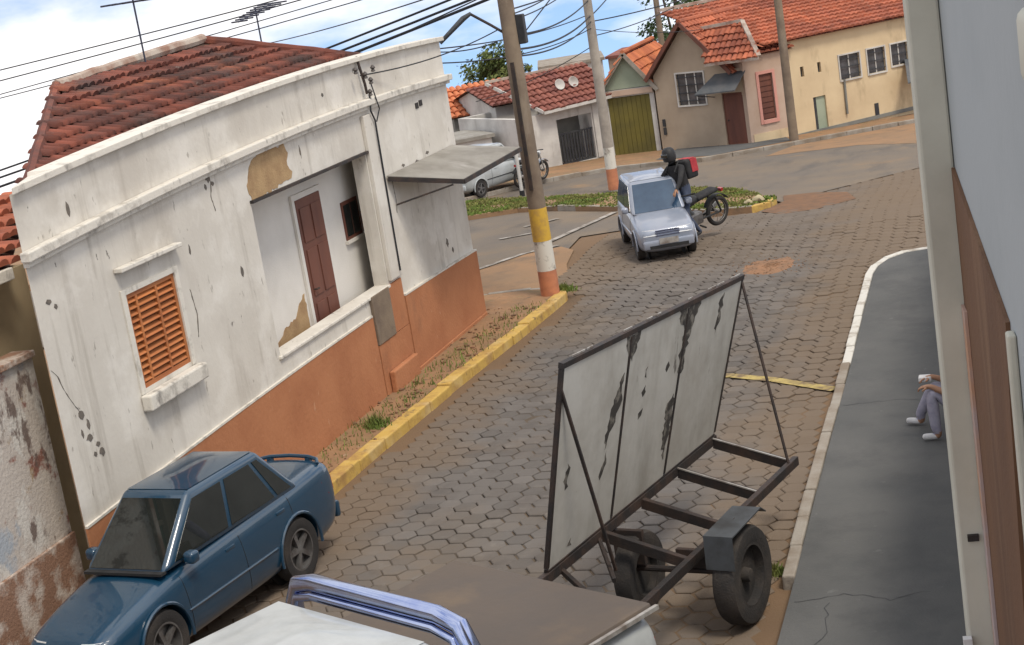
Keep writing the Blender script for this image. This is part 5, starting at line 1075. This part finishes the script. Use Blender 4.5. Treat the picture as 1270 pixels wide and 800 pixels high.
def hand(nodes, edges, wrist, tag_, d, up, m='skin', curl=.5):
    """palm, four fingers and a thumb, d = pointing direction, up = palm normal"""
    d = Vector(d).normalized(); up = Vector(up).normalized(); sdv = d.cross(up).normalized(); w_ = Vector(nodes[wrist][0])
    nodes[tag_+'palm'] = (w_+d*.055, (.034, .020)); edges.append((wrist, tag_+'palm', m))
    for k, (o_, l) in enumerate(((-.030, .060), (-.010, .072), (.010, .068), (.030, .052))):
        a = w_+d*.095+sdv*o_; b = a+d*l*.5-up*l*.2*curl*2; c = b+d*l*.25-up*l*.45*curl*2
        nodes[f'{tag_}f{k}a'] = (a, .0105); nodes[f'{tag_}f{k}b'] = (b, .0095); nodes[f'{tag_}f{k}c'] = (c, .008)
        edges += [(tag_+'palm', f'{tag_}f{k}a', m), (f'{tag_}f{k}a', f'{tag_}f{k}b', m), (f'{tag_}f{k}b', f'{tag_}f{k}c', m)]
    a = w_+d*.045-sdv*.045-up*.01; b = a+d*.04-sdv*.015-up*.02
    nodes[tag_+'ta'] = (a, .012); nodes[tag_+'tb'] = (b, .0095); edges += [(tag_+'palm', tag_+'ta', m), (tag_+'ta', tag_+'tb', m)]
def head_features(par, c, fwd, up, r=.1):
    """ears, nose, eyes and mouth on a head centred at c"""
    c = Vector(c); f = Vector(fwd).normalized(); u = (Vector(up)-f*Vector(up).dot(f)).normalized(); s = f.cross(u)
    mb = MB(); mb.poly([c+f*r*.9+u*.02, c+f*r*.9-u*.035+s*.016, c+f*r*.9-u*.035-s*.016], f*.022); mb.build('nose', 'skin', par, bevel=.004)
    for k in (-1, 1):
        MB().lathe([(0, -.008), (.012, 0), (0, .008)], 8, Matrix.Translation(c+f*r*.88+u*.015+s*k*.034), close=False).build('eye', 'hair', par, smooth=True)
        MB().lathe([(0, -.02), (.018, 0), (0, .02)], 8, Matrix.Translation(c+s*k*r*.86-u*.005), close=False).build('ear', 'skin', par, smooth=True)
    MB().bar(c+f*r*.86-u*.055-s*.022, c+f*r*.86-u*.055+s*.022, .008, .008).build('mouth', 'pinktrim', par)
# rider on the motorcycle, leaning towards the car
rp = thing('person', 'motorcycle rider in black jacket and jeans with a black and red box backpack', 'person', (mc.x+md_.x*.16, mc.y+md_.y*.16, .14), rot=(R(-4), R(4), math.atan2(-md_.x, md_.y)))
# local +Y = bike forward, +X = rider's right
N = {}; E = []
hx, hy_, hz = -.02, -.02, .92
N['pelvis'] = ((hx, hy_, hz), (.155, .12)); N['waist'] = ((hx-.01, hy_+.03, hz+.15), (.145, .105)); N['chest'] = ((hx-.02, hy_+.08, hz+.37), (.175, .12)); N['neckb'] = ((hx-.02, hy_+.12, hz+.53), .07); N['neck'] = ((hx-.02, hy_+.14, hz+.59), .055)
N['headl'] = ((hx-.02, hy_+.17, hz+.68), (.085, .09)); N['headt'] = ((hx-.02, hy_+.18, hz+.78), (.075, .085))
E += [('pelvis', 'waist', 'blackcloth'), ('waist', 'chest', 'blackcloth'), ('chest', 'neckb', 'blackcloth'), ('neckb', 'neck', 'skin'), ('neck', 'headl', 'skin'), ('headl', 'headt', 'skin')]
for s, t_ in ((-1, 'l'), (1, 'r')):
    N[t_+'sh'] = ((hx-.02+s*.19, hy_+.10, hz+.46), .068); N[t_+'el'] = ((hx-.02+s*.29, hy_+.30, hz+.25), .05); N[t_+'wr'] = ((hx-.02+s*.30, hy_+.30+.14, hz+.12), .036)
    E += [('chest', t_+'sh', 'blackcloth'), (t_+'sh', t_+'el', 'blackcloth'), (t_+'el', t_+'wr', 'blackcloth')]; hand(N, E, t_+'wr', t_, (0, .75, -.5), (0, .4, .9))
    N[t_+'hp'] = ((hx+s*.12, hy_+.02, hz-.06), .092); N[t_+'kn'] = ((hx+s*.21, hy_+.26, hz-.42), .066); N[t_+'an'] = ((hx+s*.22, hy_+.04, hz-.80), .044); N[t_+'he'] = ((hx+s*.22, hy_+.0, hz-.86), .045); N[t_+'to'] = ((hx+s*.23, hy_+.20, hz-.87), .035)
    E += [('pelvis', t_+'hp', 'jeans'), (t_+'hp', t_+'kn', 'jeans'), (t_+'kn', t_+'an', 'jeans'), (t_+'an', t_+'he', 'blackcloth'), (t_+'he', t_+'to', 'blackcloth')]
bo = figure(rp, 'body', N, E, ['blackcloth', 'skin', 'jeans'], 'pelvis')
hl = MB().lathe([(.0, .155), (.07, .142), (.115, .10), (.135, .03), (.135, -.05), (.12, -.11), (.10, -.12)], 20, Matrix.Translation((hx-.02, hy_+.17, hz+.74)), close=False).build('helmet', 'blackplastic', rp, smooth=True)
MB().box(-.09, .09, .10, .135, -.04, .05, Matrix.Translation((hx-.02, hy_+.17, hz+.74))).build('visor', 'glass', hl, smooth=True, bevel=.02)
bag = MB().box(-.17, .17, -.34, -.06, .18, .56, Matrix.Translation((hx-.02, hy_, hz))).build('box_backpack', 'blackcloth', rp, smooth=True, bevel=.05, seg=3)
MB().box(-.182, -.165, -.33, -.17, .30, .55, Matrix.Translation((hx-.02, hy_, hz))).build('red_side_panel', 'redcloth', bag); MB().box(-.15, .15, -.32, -.17, .553, .566, Matrix.Translation((hx-.02, hy_, hz))).build('red_lid', 'redcloth', bag); MB().box(-.14, .14, -.352, -.338, .26, .54, Matrix.Translation((hx-.02, hy_, hz))).build('red_back_panel', 'redcloth', bag)
for s in (-1, 1): MB().tube([(hx-.02+s*.11, -.08, hz+.58), (hx-.02+s*.12, .05, hz+.60), (hx-.02+s*.13, hy_+.24, hz+.42), (hx-.02+s*.11, .02, hz+.22)], .014, 6).build('strap', 'blackplastic', bag)
# person sitting on the pavement by the right hand wall, mostly behind the pilaster
ps = thing('person', 'person in pale trousers and white shoes sitting against the wall on the dark pavement', 'person', (-.62, 17.60, .10), R(90))
# local +Y points to -X world (the street), local +X to +Y world
stp = MB().box(-.45, .45, -.14, .12, 0, .16).build('doorstep', 'kerb'); stp.location = (-.52, 17.62, .10); stp.rotation_euler = (0, 0, R(90)); tag(stp, 'low concrete doorstep under the seated person', 'step')
N = {}; E = []
N['pelvis'] = ((0, 0, .28), (.15, .12)); N['waist'] = ((0, -.01, .42), (.13, .10)); N['chest'] = ((0, .01, .63), (.16, .11)); N['neckb'] = ((0, .05, .78), .062); N['neck'] = ((0, .08, .84), .052); N['headl'] = ((0, .12, .93), (.078, .088)); N['headt'] = ((0, .12, 1.03), (.075, .088))
E += [('pelvis', 'waist', 'whitecloth'), ('waist', 'chest', 'whitecloth'), ('chest', 'neckb', 'whitecloth'), ('neckb', 'neck', 'skin'), ('neck', 'headl', 'skin'), ('headl', 'headt', 'skin')]
for s, t_, kn, an, to in ((-1, 'l', (-.17, .42, .56), (-.20, .40, .12), (-.21, .56, .05)), (1, 'r', (.24, .40, .50), (.36, .60, .12), (.40, .76, .055))):
    N[t_+'hp'] = ((s*.11, .06, .27), .088); N[t_+'kn'] = (kn, .080); N[t_+'an'] = (an, .060); N[t_+'he'] = ((an[0], an[1]-.03, .05), .042); N[t_+'to'] = (to, .036)
    E += [('pelvis', t_+'hp', 'palecloth'), (t_+'hp', t_+'kn', 'palecloth'), (t_+'kn', t_+'an', 'palecloth'), (t_+'an', t_+'he', 'skin'), (t_+'he', t_+'to', 'whitecloth')]
    N[t_+'sh'] = ((s*.18, .02, .70), .062); N[t_+'el'] = ((s*.25, .20, .52), .044); N[t_+'wr'] = ((s*.19, .42, .62), .030)
    E += [('chest', t_+'sh', 'whitecloth'), (t_+'sh', t_+'el', 'whitecloth'), (t_+'el', t_+'wr', 'skin')]; hand(N, E, t_+'wr', t_, (-s*.2, .8, -.1), (0, .2, .9))
bo = figure(ps, 'body', N, E, ['whitecloth', 'skin', 'palecloth'], 'pelvis'); head_features(bo, (0, .12, .97), (0, 1, -.15), (0, 0, 1), .092)
MB().lathe([(.0, .115), (.06, .10), (.092, .05), (.098, .0), (.085, -.03)], 18, Matrix.Translation((0, .105, .985)), close=False).build('hair', 'hair', ps, smooth=True)
ph = MB().box(-.06, .06, -.04, .10, -.03, .03, Matrix.Translation((-1.08, 17.80, .70)) @ Matrix.Rotation(R(90), 4, 'Z')); ph = ph.build('white_packet', 'whitecloth', bevel=.015); tag(ph, 'small white packet held on the knee of the seated person', 'packet')
